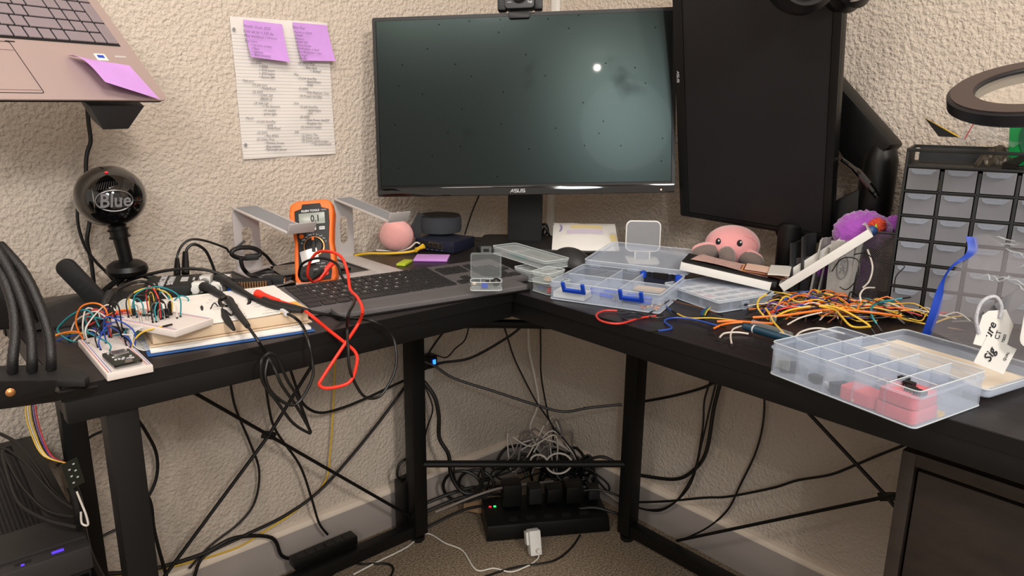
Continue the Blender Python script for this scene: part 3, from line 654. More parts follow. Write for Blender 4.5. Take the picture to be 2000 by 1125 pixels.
sp_ = MB()
for k in range(27):
    yy = .006+k*.0062
    sp_.tube([(-.006+math.cos(t)*.0150, yy+.0008*math.sin(t), .011+math.sin(t)*.0155) for t in [i*2*PI/14 for i in range(14)]], .0007, 5, closed=True)
sp_.build('spiral_binding', 'white', nb1)
MB().grid(lambda u, v: (L1*.78+u*(L1*.215), .0015+v*.035, .0205-.003*v*(1-u)+.001*math.sin(u*7)), 6, 4).build('clear_tape', 'frostd', nb1, ang=80)
MB().prism([(L1*.80, .0), (L1*.995, .004), (L1*.985, .05), (L1*.88, .05)], .0198, .0203).build('manila_tab', mat('manila_paper', '#e0a94f', .7), nb1)
# ================================================================ breadboards
def holes_mat():
    m, nt, b = nm('breadboard_face'); b.inputs['Roughness'].default_value = .5
    tc = nt.nodes.new('ShaderNodeTexCoord'); v = nt.nodes.new('ShaderNodeVectorMath'); v.operation = 'MODULO'; v.inputs[1].default_value = (.00254, .00254, 1)
    nt.links.new(tc.outputs['Object'], v.inputs[0]); s = nt.nodes.new('ShaderNodeSeparateXYZ'); nt.links.new(v.outputs[0], s.inputs[0])
    a = nt.nodes.new('ShaderNodeMath'); a.operation = 'LESS_THAN'; a.inputs[1].default_value = .0009; nt.links.new(s.outputs[0], a.inputs[0])
    c = nt.nodes.new('ShaderNodeMath'); c.operation = 'LESS_THAN'; c.inputs[1].default_value = .0009; nt.links.new(s.outputs[1], c.inputs[0])
    mu = nt.nodes.new('ShaderNodeMath'); mu.operation = 'MULTIPLY'; nt.links.new(a.outputs[0], mu.inputs[0]); nt.links.new(c.outputs[0], mu.inputs[1])
    mx = nt.nodes.new('ShaderNodeMix'); mx.data_type = 'RGBA'; mx.inputs['A'].default_value = (*hx('#ddd6d2'), 1); mx.inputs['B'].default_value = (*hx('#8d8783'), 1)
    nt.links.new(mu.outputs[0], mx.inputs['Factor']); nt.links.new(mx.outputs['Result'], b.inputs['Base Color']); return m
M['holes'] = holes_mat()
def breadboard(label, loc, yaw, w_, d, h_=.009):
    t = thing('breadboard', label, 'breadboard', loc, (0, 0, yaw))
    MB().box(w_/2, d/2, h_/2, w_, d, h_).build('base', 'breadb', t, bevel=.001)
    MB().box(w_/2, d/2, h_+.0001, w_-.003, d-.003, .0003).build('hole_field', 'holes', t)
    for x in (.004, w_-.004):
        MB().box(x-.0012, d/2, h_+.0003, .0006, d-.006, .0003).build('red_rail', 'redc', t)
        MB().box(x+.0018, d/2, h_+.0003, .0006, d-.006, .0003).build('blue_rail', 'blue', t)
    return t
fa = at(212, 748, ZD); fb = at(292, 727, ZD); u_ = fb-fa; bw = u_.length; by = math.atan2(u_.y, u_.x)
bl_ = at(155, 672, ZD); bd = (bl_-fa).length
byaw = math.atan2((bl_-fa).y, (bl_-fa).x)-PI/2
bb1 = breadboard('white breadboard with a microcontroller board at the front desk edge', (fa.x, fa.y+.004, ZD+.0005), byaw*.6, max(.05, bw*.86), .160)
dv = thing('microcontroller_board', 'small dark microcontroller board plugged into the front breadboard', 'circuit board', (fa.x+.006, fa.y+.012, ZD+.0125), (0, 0, byaw*.6+.05))
MB().box(.020, .024, .0035, .030, .052, .0016).build('board', 'pcb', dv, bevel=.0004)
MB().box(.020, .034, .0058, .016, .018, .003).build('metal_can', 'silver', dv, bevel=.0004)
ch_ = MB(); random.seed(5)
for k in range(22): ch_.box(.010+random.random()*.02, .004+random.random()*.045, .0048, .0025, .0018, .0015)
ch_.build('chips', 'print_', dv)
MB().box(.020, .0, .0055, .008, .006, .003).build('usb_port', 'silver', dv)
for x in (.006, .034): MB().box(x, .024, .0015, .0025, .050, .0025).build('pin_strip', 'black', dv)
fa2 = at(343, 662, ZD+.027); fb2 = at(408, 640, ZD+.027); fc2 = at(262, 632, ZD+.027)
v2 = fc2-fa2
bb2 = breadboard('small white breadboard lying on the open notebook', (fa2.x, fa2.y, ZD+.0286), math.atan2(v2.y, v2.x)-PI/2+.22, .062, .115, .0085)
# parts plugged into it
random.seed(21)
bM = bb2.rotation_euler.to_matrix()
for k in range(14):
    p = bb2.location+bM @ Vector((random.uniform(.006, .056), random.uniform(.045, .108), .0086))
    kind = k % 3
    if kind == 0:
        t = MB().lathe([(.0022, .005), (.0022, .013), (.0016, .0142)], 12, T(*p)).build('capacitor', 'black'); tag(t, 'small black component upright in the notebook breadboard', 'component', 'components plugged into the notebook breadboard')
    elif kind == 1:
        t = MB().box(p.x, p.y, p.z+.009, .004, .003, .016).build('transistor', 'black'); tag(t, 'small black component upright in the notebook breadboard', 'component', 'components plugged into the notebook breadboard')
    else:
        t = MB().tube(smooth([p, p+Vector((0, 0, .014)), p+Vector((.004, .002, .017)), p+Vector((.008, .003, .013)), p+Vector((.008, .003, 0))], 3), .0005, 5).build('resistor', 'silver'); tag(t, 'bare component lead bent over the notebook breadboard', 'component', 'component leads on the notebook breadboard')
# jumper wires with black ends
def jumper(col, pts, label, group=None, r=.0009, ends=(1, 1), k=5):
    s = smooth(pts, k); o = MB().tube(s, r, 6).build('jumper_wire', WM[col]); tag(o, label, 'wire', group)
    for e, (a, b) in zip(ends, ((0, 1), (-1, -2))):
        if e:
            d = (s[a]-s[b]).normalized(); MB().tube([s[a]-d*.001, s[a]+d*.013], .0013, 4).build('connector', 'black', o)
    return o
def dpl(s, pts): return [atd(x, y, s) for x, y in pts]
J = [('orange', [(163, 665), (148, 630), (158, 600), (185, 592), (207, 605), (212, 640)], 'orange jumper wire arching highest over the front breadboard'),
 ('teal', [(265, 645), (160, 669), (115, 650), (120, 632), (150, 609), (175, 608), (195, 640)], 'teal jumper wire swinging far left over the front breadboard'),
 ('white', [(128, 688), (145, 665), (170, 645), (192, 652), (205, 680)], 'white jumper wire poking out left of the front breadboard'),
 ('white', [(138, 650), (150, 625), (185, 608), (195, 620), (190, 650)], 'white jumper wire looping above the front breadboard'),
 ('red', [(172, 640), (170, 620), (185, 604), (205, 615), (208, 640), (200, 660)], 'red jumper wire in a small loop over the front breadboard'),
 ('orange', [(75, 700), (85, 680), (110, 655), (150, 648), (165, 668)], 'orange jumper wire running left under the braided arms'),
 ('yellow', [(72, 695), (85, 672), (110, 654), (150, 650), (175, 655)], 'yellow jumper wire beside the orange one at the braided arms'),
 ('blue', [(105, 668), (140, 655), (180, 650), (200, 670)], 'dark blue jumper wire low behind the front breadboard'),
 ('red', [(165, 640), (200, 622), (240, 612), (275, 614)], 'red jumper wire reaching from the front breadboard to the notebook'),
 ('orange', [(200, 620), (235, 606), (265, 607), (280, 614)], 'orange jumper wire reaching to the notebook breadboard'),
 ('yellow', [(205, 650), (225, 625), (260, 618), (300, 630), (318, 640)], 'yellow jumper wire crossing the spiral binding'),
 ('yellow', [(257, 686), (262, 665), (280, 648), (310, 640), (318, 638)], 'pale yellow jumper wire curving down over the spiral binding'),
 ('teal', [(190, 660), (215, 640), (235, 635), (260, 648), (258, 662)], 'teal jumper wire lying across the spiral binding'),
 ('blue', [(185, 655), (210, 640), (225, 625), (245, 620)], 'blue jumper wire rising toward the spiral binding'),
 ('blue', [(190, 662), (220, 662), (250, 675), (285, 698)], 'blue jumper wire running to the corner of the blue notebook'),
 ('blue', [(188, 668), (215, 668), (245, 678), (262, 690)], 'blue jumper wire over the right rail of the front breadboard'),
 ('white', [(190, 670), (205, 665), (225, 672), (250, 682)], 'white jumper wire over the right rail of the front breadboard'),
 ('teal', [(170, 668), (200, 668), (235, 680), (268, 695)], 'teal jumper wire beside the microcontroller board'),
 ('purple', [(185, 645), (195, 625), (205, 610), (212, 600)], 'purple jumper wire rising behind the front breadboard'),
 ('blue', [(180, 640), (200, 650), (188, 668), (200, 675)], 'royal blue jumper wire knotted at the middle of the front breadboard'),
 ('teal', [(282, 612), (283, 590), (292, 577), (303, 588)], 'teal jumper wire arching at the left of the notebook breadboard'),
 ('teal', [(282, 618), (288, 598), (302, 590), (315, 600), (316, 615)], 'teal jumper wire in a low arch on the notebook breadboard'),
 ('teal', [(308, 583), (315, 568), (326, 572), (332, 590), (333, 620)], 'teal jumper wire in the tallest arch on the notebook breadboard'),
 ('teal', [(337, 615), (338, 592), (352, 578), (368, 584), (362, 598)], 'teal jumper wire holding a black clip at its end'),
 ('white', [(290, 560), (300, 555), (320, 575), (332, 592), (336, 620)], 'white jumper wire crossing in front of the instrument box'),
 ('yellow', [(291, 610), (293, 595), (305, 587), (322, 600)], 'yellow jumper wire in a low arch on the notebook breadboard'),
 ('yellow', [(318, 598), (330, 590), (350, 600), (357, 625)], 'yellow jumper wire arching at the right of the notebook breadboard'),
 ('red', [(255, 600), (265, 597), (280, 606), (300, 610)], 'red jumper wire behind the notebook breadboard'),
 ('red', [(290, 608), (310, 604), (325, 612), (333, 622)], 'red jumper wire low on the notebook breadboard'),
 ('black', [(232, 640), (222, 612), (220, 590), (232, 600), (240, 650), (252, 690)], 'black jumper wire dropping onto the front breadboard')]
for i, (c, pts, lab) in enumerate(J):
    s = 1.30 if i < 10 or 12 <= i < 20 else 1.40
    if i >= 20: s = 1.46
    s = {11: 1.24, 29: 1.24}.get(i, s)
    jumper(c, dpl(s-.02+.002*(i % 5), pts), lab, r=.0011)
random.seed(64)
def bbpt(b, x, y, z): return b.location+b.rotation_euler.to_matrix() @ Vector((x, y, z))
for k in range(11):
    c_ = ('teal', 'yellow', 'black', 'white', 'black', 'red', 'black', 'teal')[k % 8]
    p0 = bbpt(bb2, random.uniform(.008, .05), random.uniform(.05, .11), .010); p1 = bbpt(bb2, random.uniform(.008, .055), random.uniform(.04, .11), .010)
    hh = random.uniform(.022, .045)
    jumper(c_, [p0, p0+Vector((0, 0, hh*.7)), (p0+p1)/2+Vector((0, 0, hh)), p1+Vector((0, 0, hh*.7)), p1], '%s jumper wire arching among the parts of the notebook breadboard' % c_, '%s wires on the notebook breadboard' % c_, r=.0009)
for k in range(13):
    c_ = ('blue', 'teal', 'red', 'white', 'blue', 'black', 'blue', 'white', 'teal', 'blue', 'white')[k % 11]
    p0 = bbpt(bb1, random.uniform(.006, .06), random.uniform(.075, .155), .010); p1 = bbpt(bb1, random.uniform(.01, .085), random.uniform(.07, .19), .012)
    hh = random.uniform(.014, .040); md = (p0+p1)/2+Vector((random.uniform(-.02, .02), random.uniform(-.01, .03), hh))
    jumper(c_, [p0, p0+Vector((0, 0, hh*.6)), md, p1+Vector((0, 0, hh*.6)), p1], '%s jumper wire in the knot over the back of the front breadboard' % c_, '%s wires on the front breadboard' % c_, r=.0010, ends=(1, 1))
# ================================================================ braided flexible arms clamped to the left end
hh_ = thing('helping_hands_stand', 'black clamp stand with three braided flexible arms at the desk end', 'clamp stand', (.06, .965, ZD))
hi_ = Matrix.Translation(-hh_.location)
def hpart(o): o.matrix_parent_inverse = hi_; return o
pz = ZD+.010
pts = [at(-60, 748, pz), at(60, 745, pz), at(120, 742, pz), at(165, 742, pz), at(174, 733, pz), at(168, 722, pz), at(120, 712, pz), at(60, 712, pz), at(-60, 715, pz)]
hpart(MB().prism([(p.x, p.y) for p in pts], ZD+.001, pz).build('base_plate', 'blackm', hh_, bevel=.002))
s2_ = [at(-80, 790, ZD-.045), at(60, 775, ZD-.045), at(180, 760, ZD-.035)]
hpart(MB().add([aty(-60, 745, .90), aty(110, 742, .90), aty(105, 765, .90), aty(45, 772, .90), aty(110, 765, .905), aty(190, 752, .905), aty(180, 764, .905), aty(100, 782, .905), aty(-60, 805, .90)], [(0, 1, 2, 3, 8), (3, 2, 4, 5, 6, 7, 8)]).build('side_bracket', 'black', hh_, solid=.004))
pscr = aty(20, 766, .893); hpart(MB().lathe([(.0046, 0), (.0046, .0012), (.0026, .003), (.0001, .0034)], 20, T(*pscr) @ R(90, 'X')).build('screw', 'gold', hh_))
for i, (b, pth) in enumerate((((25, 712), [(25, 700), (30, 650), (26, 600), (8, 545), (-20, 500)]), ((63, 710), [(63, 698), (60, 650), (45, 590), (20, 530), (-15, 470)]), ((100, 706), [(100, 694), (95, 650), (75, 590), (45, 530), (0, 478)]))):
    b0 = at(b[0], b[1]+18, pz); s = b0.x+b0.y
    path = smooth([b0+Vector((0, 0, .002))]+[atd(x, y, s+.02*q) for q, (x, y) in enumerate(pth)], 8)
    fl = hpart(MB().tube(path, [.0056+.0004*(j % 2) for j in range(len(path))], 14).build('flexible_arm', M.setdefault('braid', mat('braided_sleeve', '#121113', .45, bump=.35, bscale=700)), hh_))
    o = MB().lathe([(.0082, 0), (.0082, .026), (.0066, .028)], 20, T(*(b0+Vector((0, 0, .0005))))).build('sleeve', 'gloss', fl); o.matrix_parent_inverse = hi_
# dark moulded case behind them
cs = thing('speaker_case', 'black angular moulded case behind the braided arms', 'case', (aty(20, 560, 1.20).x, 1.20, ZD), (0, 0, VIEW+.3))
MB().prism([(-.09, 0), (.030, 0), (.018, .03), (.012, .062), (.002, .072), (-.05, .120), (-.09, .13)], 0, .05, RX90 @ T(0, 0, -.05)).build('shell', 'black', cs, bevel=.006)
# flat black straps and pouch on the back of the desk
pu = MB().grid(lambda u, v: (.15+u*.19, 1.17+v*.15, ZD+.004+.018*math.sin(PI*u)*math.sin(PI*v)+.005*noise.noise(Vector((u*6, v*5, 0)))), 18, 12).build('pouch', 'blackm', None, solid=.003); tag(pu, 'limp flat black pouch behind the front breadboard', 'pouch')
# ================================================================ aluminium laptop stand
ls = thing('laptop_stand', 'silver aluminium laptop stand with two slotted uprights and lipped arms', 'laptop stand', (0, 0, ZD))
li = Matrix.Translation((0, 0, -ZD))
def lpt(o): o.matrix_parent_inverse = li; return o
def stadium(w_, h_, cy, n=8):
    return [(math.cos(a)*w_/2, cy+(h_/2-w_/2)+math.sin(a)*w_/2) for a in [PI*i/n for i in range(n+1)]]+[(math.cos(a)*w_/2, cy-(h_/2-w_/2)+math.sin(a)*w_/2) for a in [PI+PI*i/n for i in range(n+1)]]
def upright(tl, bl, br, slot, lip_l, lip_r, yv, yl, k):
    # tl top-left px, bl bottom-left, br bottom-right of the upright on plane y=yv ; lip points on plane y=yl
    A = aty(*bl, yv); B = aty(*br, yv); Tp = aty(*tl, yv); wdt = (B-A).x; hgt = Tp.z-ZD-.002
    M0 = T(A.x+wdt/2, yv, ZD+.002) @ RX90
    n = 18; out = []; inn = stadium(wdt*.40, hgt*.47, hgt*.47, 8)
    cyy = hgt*.47
    for (x, y) in inn:
        a = math.atan2((y-cyy)/(hgt*.47), x/(wdt*.4)); c_, s_ = math.cos(a), math.sin(a)
        q = max(abs(c_), abs(s_)); ox = c_/q*wdt/2; oy = s_/q*hgt/2+hgt/2
        out.append((ox, oy))
    lpt(MB().frame(out, inn, -.0015, .0015, M0).build('upright', 'alu', ls))
    L0 = Vector((A.x, yv, Tp.z)); L1 = Vector((B.x, yv, Tp.z)); 
    F0 = aty(*lip_l, yl); F1 = F0+Vector((wdt, 0, 0))
    th = Vector((0, 0, .003))
    def strip(a, b, c, d, t): return MB().add([a, b, c, d, a+t, b+t, c+t, d+t], [(0, 3, 2, 1), (4, 5, 6, 7), (0, 1, 5, 4), (1, 2, 6, 5), (2, 3, 7, 6), (3, 0, 4, 7)])
    lpt(strip(L0, L1, F1, F0, th).build('arm', 'alu', ls, bevel=.0008))
    i1 = (F0-L0); e = Vector((.006, 0, .0031))
    lpt(strip(L0+i1*.03+e, L1+i1*.03-e*1+Vector((0, 0, .0062)), F1+(-i1)*.03-e+Vector((0, 0, .0062)), F0+(-i1)*.03+e, Vector((0, 0, .0006))).build('rubber_pad', 'alup', ls))
    nrm = i1.cross(Vector((1, 0, 0))).normalized(); nrm = nrm if nrm.z > 0 else -nrm
    up_ = nrm*.020+i1.normalized()*.006
    lpt(strip(F0-i1*.005, F1-i1*.005, F1+up_, F0+up_, i1.normalized()*.003).build('lip', 'alu', ls, bevel=.001))
    # foot along the desk, toward the chair
    lpt(MB().box(A.x+wdt/2, (yv+yl)/2+.01, ZD+.002, wdt, yv-yl+.02, .003).build('foot', 'alu', ls, bevel=.0008))
    return A.x, B.x
xa, xb = upright((455, 408), (462, 530), (512, 522), None, (560, 458), (604, 450), 1.345, 1.18, 0)
xc, xd = upright((649, 390), (655, 505), (692, 500), None, (757, 435), (800, 430), 1.345, 1.16, 1)
lpt(MB().box((xa+xd)/2, 1.19, ZD+.0015, xd-xa, .030, .0028).build('front_bar', 'alu', ls, bevel=.0008))
lpt(MB().box((xa+xd)/2, 1.36, ZD+.0015, xd-xa, .02, .0028).build('back_bar', 'alu', ls, bevel=.0008))
# ================================================================ multimeter
mmp = at(626, 556, ZD)
mm = thing('multimeter', 'orange and black digital multimeter leaning between the stand uprights', 'multimeter', (mmp.x-.002, mmp.y+.010, ZD+.001))
mm.rotation_euler = (math.radians(-25), math.radians(-5.0), VIEW+.10)
mh = .152
outl = [(-.034, 0), (.032, 0), (.036, .010), (.035, .055), (.033, .075), (.035, .10), (.0385, .13), (.036, .148), (.026, .154), (-.026, .154), (-.038, .148), (-.041, .13), (-.037, .10), (-.034, .075), (-.036, .055), (-.037, .010)]
MB().prism(outl, -.028, .004, RX90).build('holster', 'orange', mm, bevel=.005, seg=3)
fo = [(-.026, .004), (.026, .004), (.029, .02), (.027, .075), (.0305, .11), (.0305, .134), (.018, .138), (.016, .146), (-.016, .146), (-.018, .138), (-.0305, .134), (-.0305, .11), (-.027, .075), (-.029, .02)]
MB().prism(fo, 0, .0065, RX90).build('face', 'blackm', mm, bevel=.001)
MB().box(.0, -.0068, .118, .046, .001, .021).build('display', 'lcd', mm, bevel=.0003)
text('lettering', '0.1', .0175, 'ink', mm, T(.006, -.0075, .1170) @ RX90, ext=.0001, bold=.0003, sx=.8)
text('lettering', 'KLEIN TOOLS', .0052, 'print_', mm, T(-.002, -.0068, .1325) @ RX90, bold=.0002)
text('lettering', 'MM400', .003, 'print_', mm, T(.022, -.0068, .1325) @ RX90)
for k in range(3): MB().box(-.014+k*.0155, -.0075, .0985, .010, .002, .0062).build('button', 'print_', mm, bevel=.0006)
for k, s in enumerate(('RAN', 'MAX', 'HOLD')): text('lettering', s, .0028, 'ink', mm, T(-.014+k*.0155, -.0087, .0985) @ RX90)
MB().lathe([(.0042, 0), (.0042, .002)], 20, T(-.020, -.0065, .086) @ R(90, 'X')).build('button', 'orange', mm)
MB().lathe([(.0185, 0), (.0185, .0008), (.0178, .0012)], 32, T(.001, -.0065, .066) @ R(90, 'X')).build('dial_ring', 'gold', mm)
kn = MB().lathe([(.0165, 0), (.0165, .002), (.014, .004)], 32, T(.001, -.0070, .066) @ R(90, 'X')).build('dial', 'black', mm)
MB().box(.001, -.0125, .068, .006, .006, .028, T(0, 0, 0)).build('pointer', 'blackm', kn, bevel=.001)
MB().box(.001, -.0158, .0785, .004, .001, .006).build('pointer_mark', 'orange', kn)
marks = []
for k, s in enumerate(('A', 'mA', 'uA', 'OFF', 'V', 'V~', 'mV', 'Hz', 'C')):
    a = math.radians(160-k*17.5); marks.append(text('t', s, .0042, 'print_', None, T(.001+math.cos(a)*.0225, -.0067, .066+math.sin(a)*.0225) @ RX90, ext=.0001))
join(marks, 'dial_lettering', mm, 'print_')
mk = [text('t', s, .0036, 'print_', None, T(x, -.0067, z) @ RX90, ext=.0001) for s, x, z in (('MAX 600V', .010, .034), ('COM', .001, .024), ('10A', -.018, .031), ('CAT III', .014, .028))]
join(mk, 'input_lettering', mm, 'print_')
for x in (-.018, .001, .019): MB().lathe([(.0045, 0), (.0045, .0015), (.0025, .0016)], 16, T(x, -.0062, .016) @ R(90, 'X')).build('jack', 'dark' if x < .01 else 'red', mm)
tgm = MB().grid(lambda u, v: (-.020+u*.030-.004*v, -.012-.004*math.sin(PI*u), .030+v*.026+.006*u), 5, 4).build('care_tag', 'alu', mm, ang=80)
# meter leads
def pz_(v, z): return [at(x, y, z) for x, y in v]
def toy(v, y): return [aty(a, b, y) for a, b in v]
red_pts = [aty(612, 551, 1.155), aty(601, 539, 1.14), aty(604, 515, 1.13), aty(620, 493, 1.11), aty(647, 492, 1.07), aty(668, 504, 1.04), aty(679, 533, 1.02), at(684, 565, ZD+.036), at(698, 581, ZD+.036), at(708, 605, ZD+.030), aty(700, 632, .91), aty(668, 680, .895), aty(631, 736, .895), aty(624, 752, .895), aty(642, 758, .89), aty(683, 746, .885), aty(697, 709, .885), aty(694, 688, .89), aty(673, 669, .90), at(640, 643, ZD+.006), at(610, 618, ZD+.028), at(592, 605, ZD+.029), at(573, 597, ZD+.030), at(545, 588, ZD+.031)]
rl = cable('test_lead', 'red multimeter test lead looping over the keyboard and desk edge', 'red', .0024, red_pts, 'test lead')
s = smooth([at(545, 588, ZD+.031), at(520, 580, ZD+.033), at(501, 573, ZD+.036)], 4); MB().tube(s, [.0034, .0036, .004, .0044, .005, .0054, .006, .0068, .0065][:len(s)], 12).build('plug', 'red', rl)
jk = mm.rotation_euler.to_matrix() @ Vector((.019, -.012, .016)) + mm.location
MB().tube([aty(612, 551, 1.155), aty(625, 545, 1.15), aty(640, 523, 1.15), aty(651, 512, 1.155)], [.0024, .004, .0045, .005], 10).build('plug', 'red', rl)
blk = [aty(602, 548, 1.15), aty(590, 548, 1.15), aty(584, 535, 1.15), aty(592, 514, 1.12), aty(625, 504, 1.09), aty(657, 515, 1.05), aty(668, 541, 1.03), at(689, 565, ZD+.034), at(692, 589, ZD+.034), at(681, 612, ZD+.030), aty(678, 640, .905), aty(680, 680, .89), aty(683, 720, .885), aty(698, 757, .885), aty(717, 777, .885), aty(745, 771, .885), aty(770, 728, .885), aty(774, 690, .89), aty(764, 653, .90), at(727, 627, ZD+.008), at(673, 621, ZD+.005), at(640, 615, ZD+.02), at(605, 608, ZD+.030)]
bl__ = cable('test_lead', 'black multimeter test lead crossing under the red one', 'rub', .0022, blk, 'test lead')
s = smooth([at(605, 608, ZD+.030), at(575, 600, ZD+.031), at(540, 593, ZD+.032), at(515, 586, ZD+.032)], 4); MB().tube(s, [.0028, .0034, .0036, .0036, .004, .0038, .0040, .0042, .0044, .004, .0042, .005, .0055], 12).build('probe_handle', 'blackm', bl__)
MB().tube([aty(602, 548, 1.15), aty(615, 540, 1.15), aty(632, 528, 1.152)], [.0024, .004, .0045], 10).build('plug', 'black', bl__)
# ================================================================ oscilloscope probes
def probe(lab, head, body, tail, jx):
    s = smooth(head, 5); o = MB().tube(s, [.0076, .0078, .0078, .0072, .0076, .0076, .006, .0062, .006, .0052, .005, .0046, .0042, .004, .0036, .0034][:len(s)] if len(s) <= 16 else .005, 14).build('scope_probe', 'blackm')
    tag(o, lab, 'oscilloscope probe')
    return o
p1 = probe('black scope probe plugged into the near white socket, cord looping off the notebook', [at(397, 560, ZD+.030), at(415, 568, ZD+.030), at(440, 583, ZD+.030), at(460, 598, ZD+.030)], None, None, 0)
c_ = MB().tube(smooth([at(460, 598, ZD+.030), at(452, 615, ZD+.030), at(430, 601, ZD+.024), at(385, 605, ZD+.023), at(372, 588, ZD+.023), at(395, 573, ZD+.023), at(440, 570, ZD+.024), at(485, 575, ZD+.024), at(480, 590, ZD+.024), at(465, 600, ZD+.026)], 6), .0013, 8).build('cord', 'rub', p1)
s = smooth([at(448, 588, ZD+.034), at(465, 612, ZD+.034), at(484, 637, ZD+.032)], 6); MB().tube(s, [.006-.0002*i for i in range(len(s))], 12).build('grip', 'blackm', p1)
MB().tube([at(442, 590, ZD+.032)+Vector((math.cos(t)*.009, math.sin(t)*.006, math.sin(t)*.006)) for t in [i*2*PI/16 for i in range(16)]], .003, 8, closed=True).build('collar', 'gloss', p1)
MB().tube(smooth([at(484, 637, ZD+.032), at(505, 667, ZD+.02), aty(521, 693, .905), aty(537, 722, .89), aty(551, 753, .885), aty(580, 795, .885), aty(606, 842, .885), aty(596, 842, .885), aty(570, 824, .885), aty(543, 787, .885), aty(514, 747, .885), aty(510, 710, .885), aty(517, 696, .89), aty(528, 690, .89), aty(542, 700, .89), aty(560, 740, .888), aty(582, 778, .888), aty(604, 838, .888)], 6), .0021, 8).build('cord', 'rub', p1)
p2 = probe('black scope probe plugged into the far white socket, lying toward the keyboard', [at(424, 545, ZD+.034), at(445, 553, ZD+.034), at(470, 568, ZD+.033), at(500, 585, ZD+.031)], None, None, 0)
s = smooth([at(500, 585, ZD+.031), at(530, 597, ZD+.030), at(560, 604, ZD+.030), at(590, 608, ZD+.030)], 5); MB().tube(s, [.0034, .004, .0044, .0044, .0046, .0048, .0048, .0048, .0046, .0044, .004, .0044, .004, .0036, .003, .003], 12).build('grip', 'blackm', p2)
p3 = tag(MB().tube(smooth([at(556, 611, ZD+.028), at(575, 620, ZD+.024), aty(591, 637, .935), aty(602, 665, .895), aty(610, 705, .888), aty(610, 738, .885), aty(589, 779, .885), aty(566, 791, .885), aty(532, 768, .885), aty(518, 735, .885), aty(523, 702, .89)], 6), .0022, 8).build('cord', 'rub'), 'grey-black probe cord hanging over the desk edge in a wide loop', 'cable')
MB().tube([at(551, 606, ZD+.028), at(560, 613, ZD+.028)], .0036, 8).build('white_band', 'print_', p3)
gc = tag(MB().tube(smooth([at(425, 598, ZD+.030), at(418, 592, ZD+.033), at(410, 608, ZD+.025), at(418, 616, ZD+.023), at(432, 610, ZD+.026), at(434, 600, ZD+.03)], 5), .0009, 6).build('ground_lead', 'rub'), 'thin ground lead coiled beside a black clip on the notebook', 'lead')
s = [at(434, 603, ZD+.028), at(440, 618, ZD+.030), at(448, 632, ZD+.027), at(457, 645, ZD+.023)]
MB().tube(s, [.002, .005, .005, .0025], 4, flat=.6).build('clip', 'blackm', gc)
hk = tag(MB().tube([at(393, 588, ZD+.024), at(394, 600, ZD+.027)], .001, 6).build('pin_lead', 'rub'), 'short lead with a black pin connector standing on the notebook page', 'lead')
MB().tube([at(394, 600, ZD+.027), at(398, 632, ZD+.021)], .0024, 6).build('connector', 'black', hk)
# cables behind
cable('usb_cable', 'black USB cable arching left from the coiled cable to the instrument box', 'rub', .0021, [aty(478, 470, 1.335)]+toy([(450, 492), (440, 484), (400, 470), (372, 468), (355, 480), (346, 500)], 1.34)+[aty(346, 520, 1.33), aty(347, 535, 1.30)], 'cable')
cable('barrel_cable', 'black power cable curving down behind the white sockets', 'rub', .0026, toy([(363, 500), (366, 485), (380, 477), (400, 488), (412, 510), (420, 532), (424, 545)], 1.33), 'cable')
plg = tag(MB().tube([aty(362, 492, 1.33), aty(362, 515, 1.32), aty(362, 535, 1.31)], [.0045, .006, .007], 8).build('plug', 'black'), 'black power plug standing behind the white sockets', 'plug')
plg = tag(MB().tube([aty(346, 505, 1.33), aty(346, 525, 1.32), aty(346, 540, 1.31)], [.0035, .0055, .006], 8).build('plug', 'black'), 'black USB plug standing at the corner of the instrument box', 'plug')
cable('scope_cable', 'long black cable sweeping over the instrument box to the notebook', 'rub', .0026, [at(196, 600, ZD+.02), at(225, 572, ZD+.05)]+[atd(x, y, 1.62) for x, y in ((243, 552), (290, 536), (345, 526), (400, 527), (440, 540), (470, 560))]+[at(487, 585, ZD+.028), at(482, 600, ZD+.024)], 'cable')
cable('scope_cable', 'black cable with thick sleeve bending at the left of the instrument box', 'rub', .0022, [at(190, 640, ZD+.02), at(205, 600, ZD+.045), at(225, 570, ZD+.05), at(270, 550, ZD+.055), at(302, 560, ZD+.05), at(305, 590, ZD+.03)], 'cable')
cable('scope_cable', 'black cable arching in front of the instrument box toward the pouch', 'rub', .0021, [at(235, 600, ZD+.012), at(250, 582, ZD+.03), at(272, 577, ZD+.032), at(300, 583, ZD+.026), at(320, 594, ZD+.026)], 'cable')
sl_ = tag(MB().tube(smooth([at(200, 612, ZD+.02), at(208, 590, ZD+.035), at(216, 572, ZD+.045)], 4), [.0065]*9, 12).build('cable_sleeve', 'blackm'), 'thick black cable sleeve rising left of the instrument box', 'cable sleeve')
lp_c = [aty(480+math.cos(t)*28-0, 494+math.sin(t)*11, 1.30) for t in [i*2*PI/20 for i in range(20)]]
o = tag(MB().tube(lp_c, .0042, 10, closed=True).build('coiled_cable', 'rub'), 'short thick black cable coiled and tied at the left upright', 'cable')
MB().box(0, 0, 0, .024, .014, .011, T(*aty(492, 502, 1.30)) @ R(-20, 'Z')).build('tie', 'blackm', o, bevel=.003)
dpc = cable('display_cable', 'black display cable dropping from the coil to its silver plug', 'rub', .0038, toy([(470, 505), (474, 522), (485, 535)], 1.29)+[at(500, 540, ZD+.018), at(520, 545, ZD+.014)], 'cable')
MB().box(0, 0, 0, .036, .016, .019, T(*at(536, 549, ZD+.011)) @ Matrix.Rotation(VIEW+.05, 4, 'Z')).build('plug', 'blackm', dpc, bevel=.002)
MB().box(0, 0, 0, .010, .012, .011, T(*at(552, 549, ZD+.011)) @ Matrix.Rotation(VIEW+.05, 4, 'Z')).build('plug_shell', 'silver', dpc, bevel=.001)
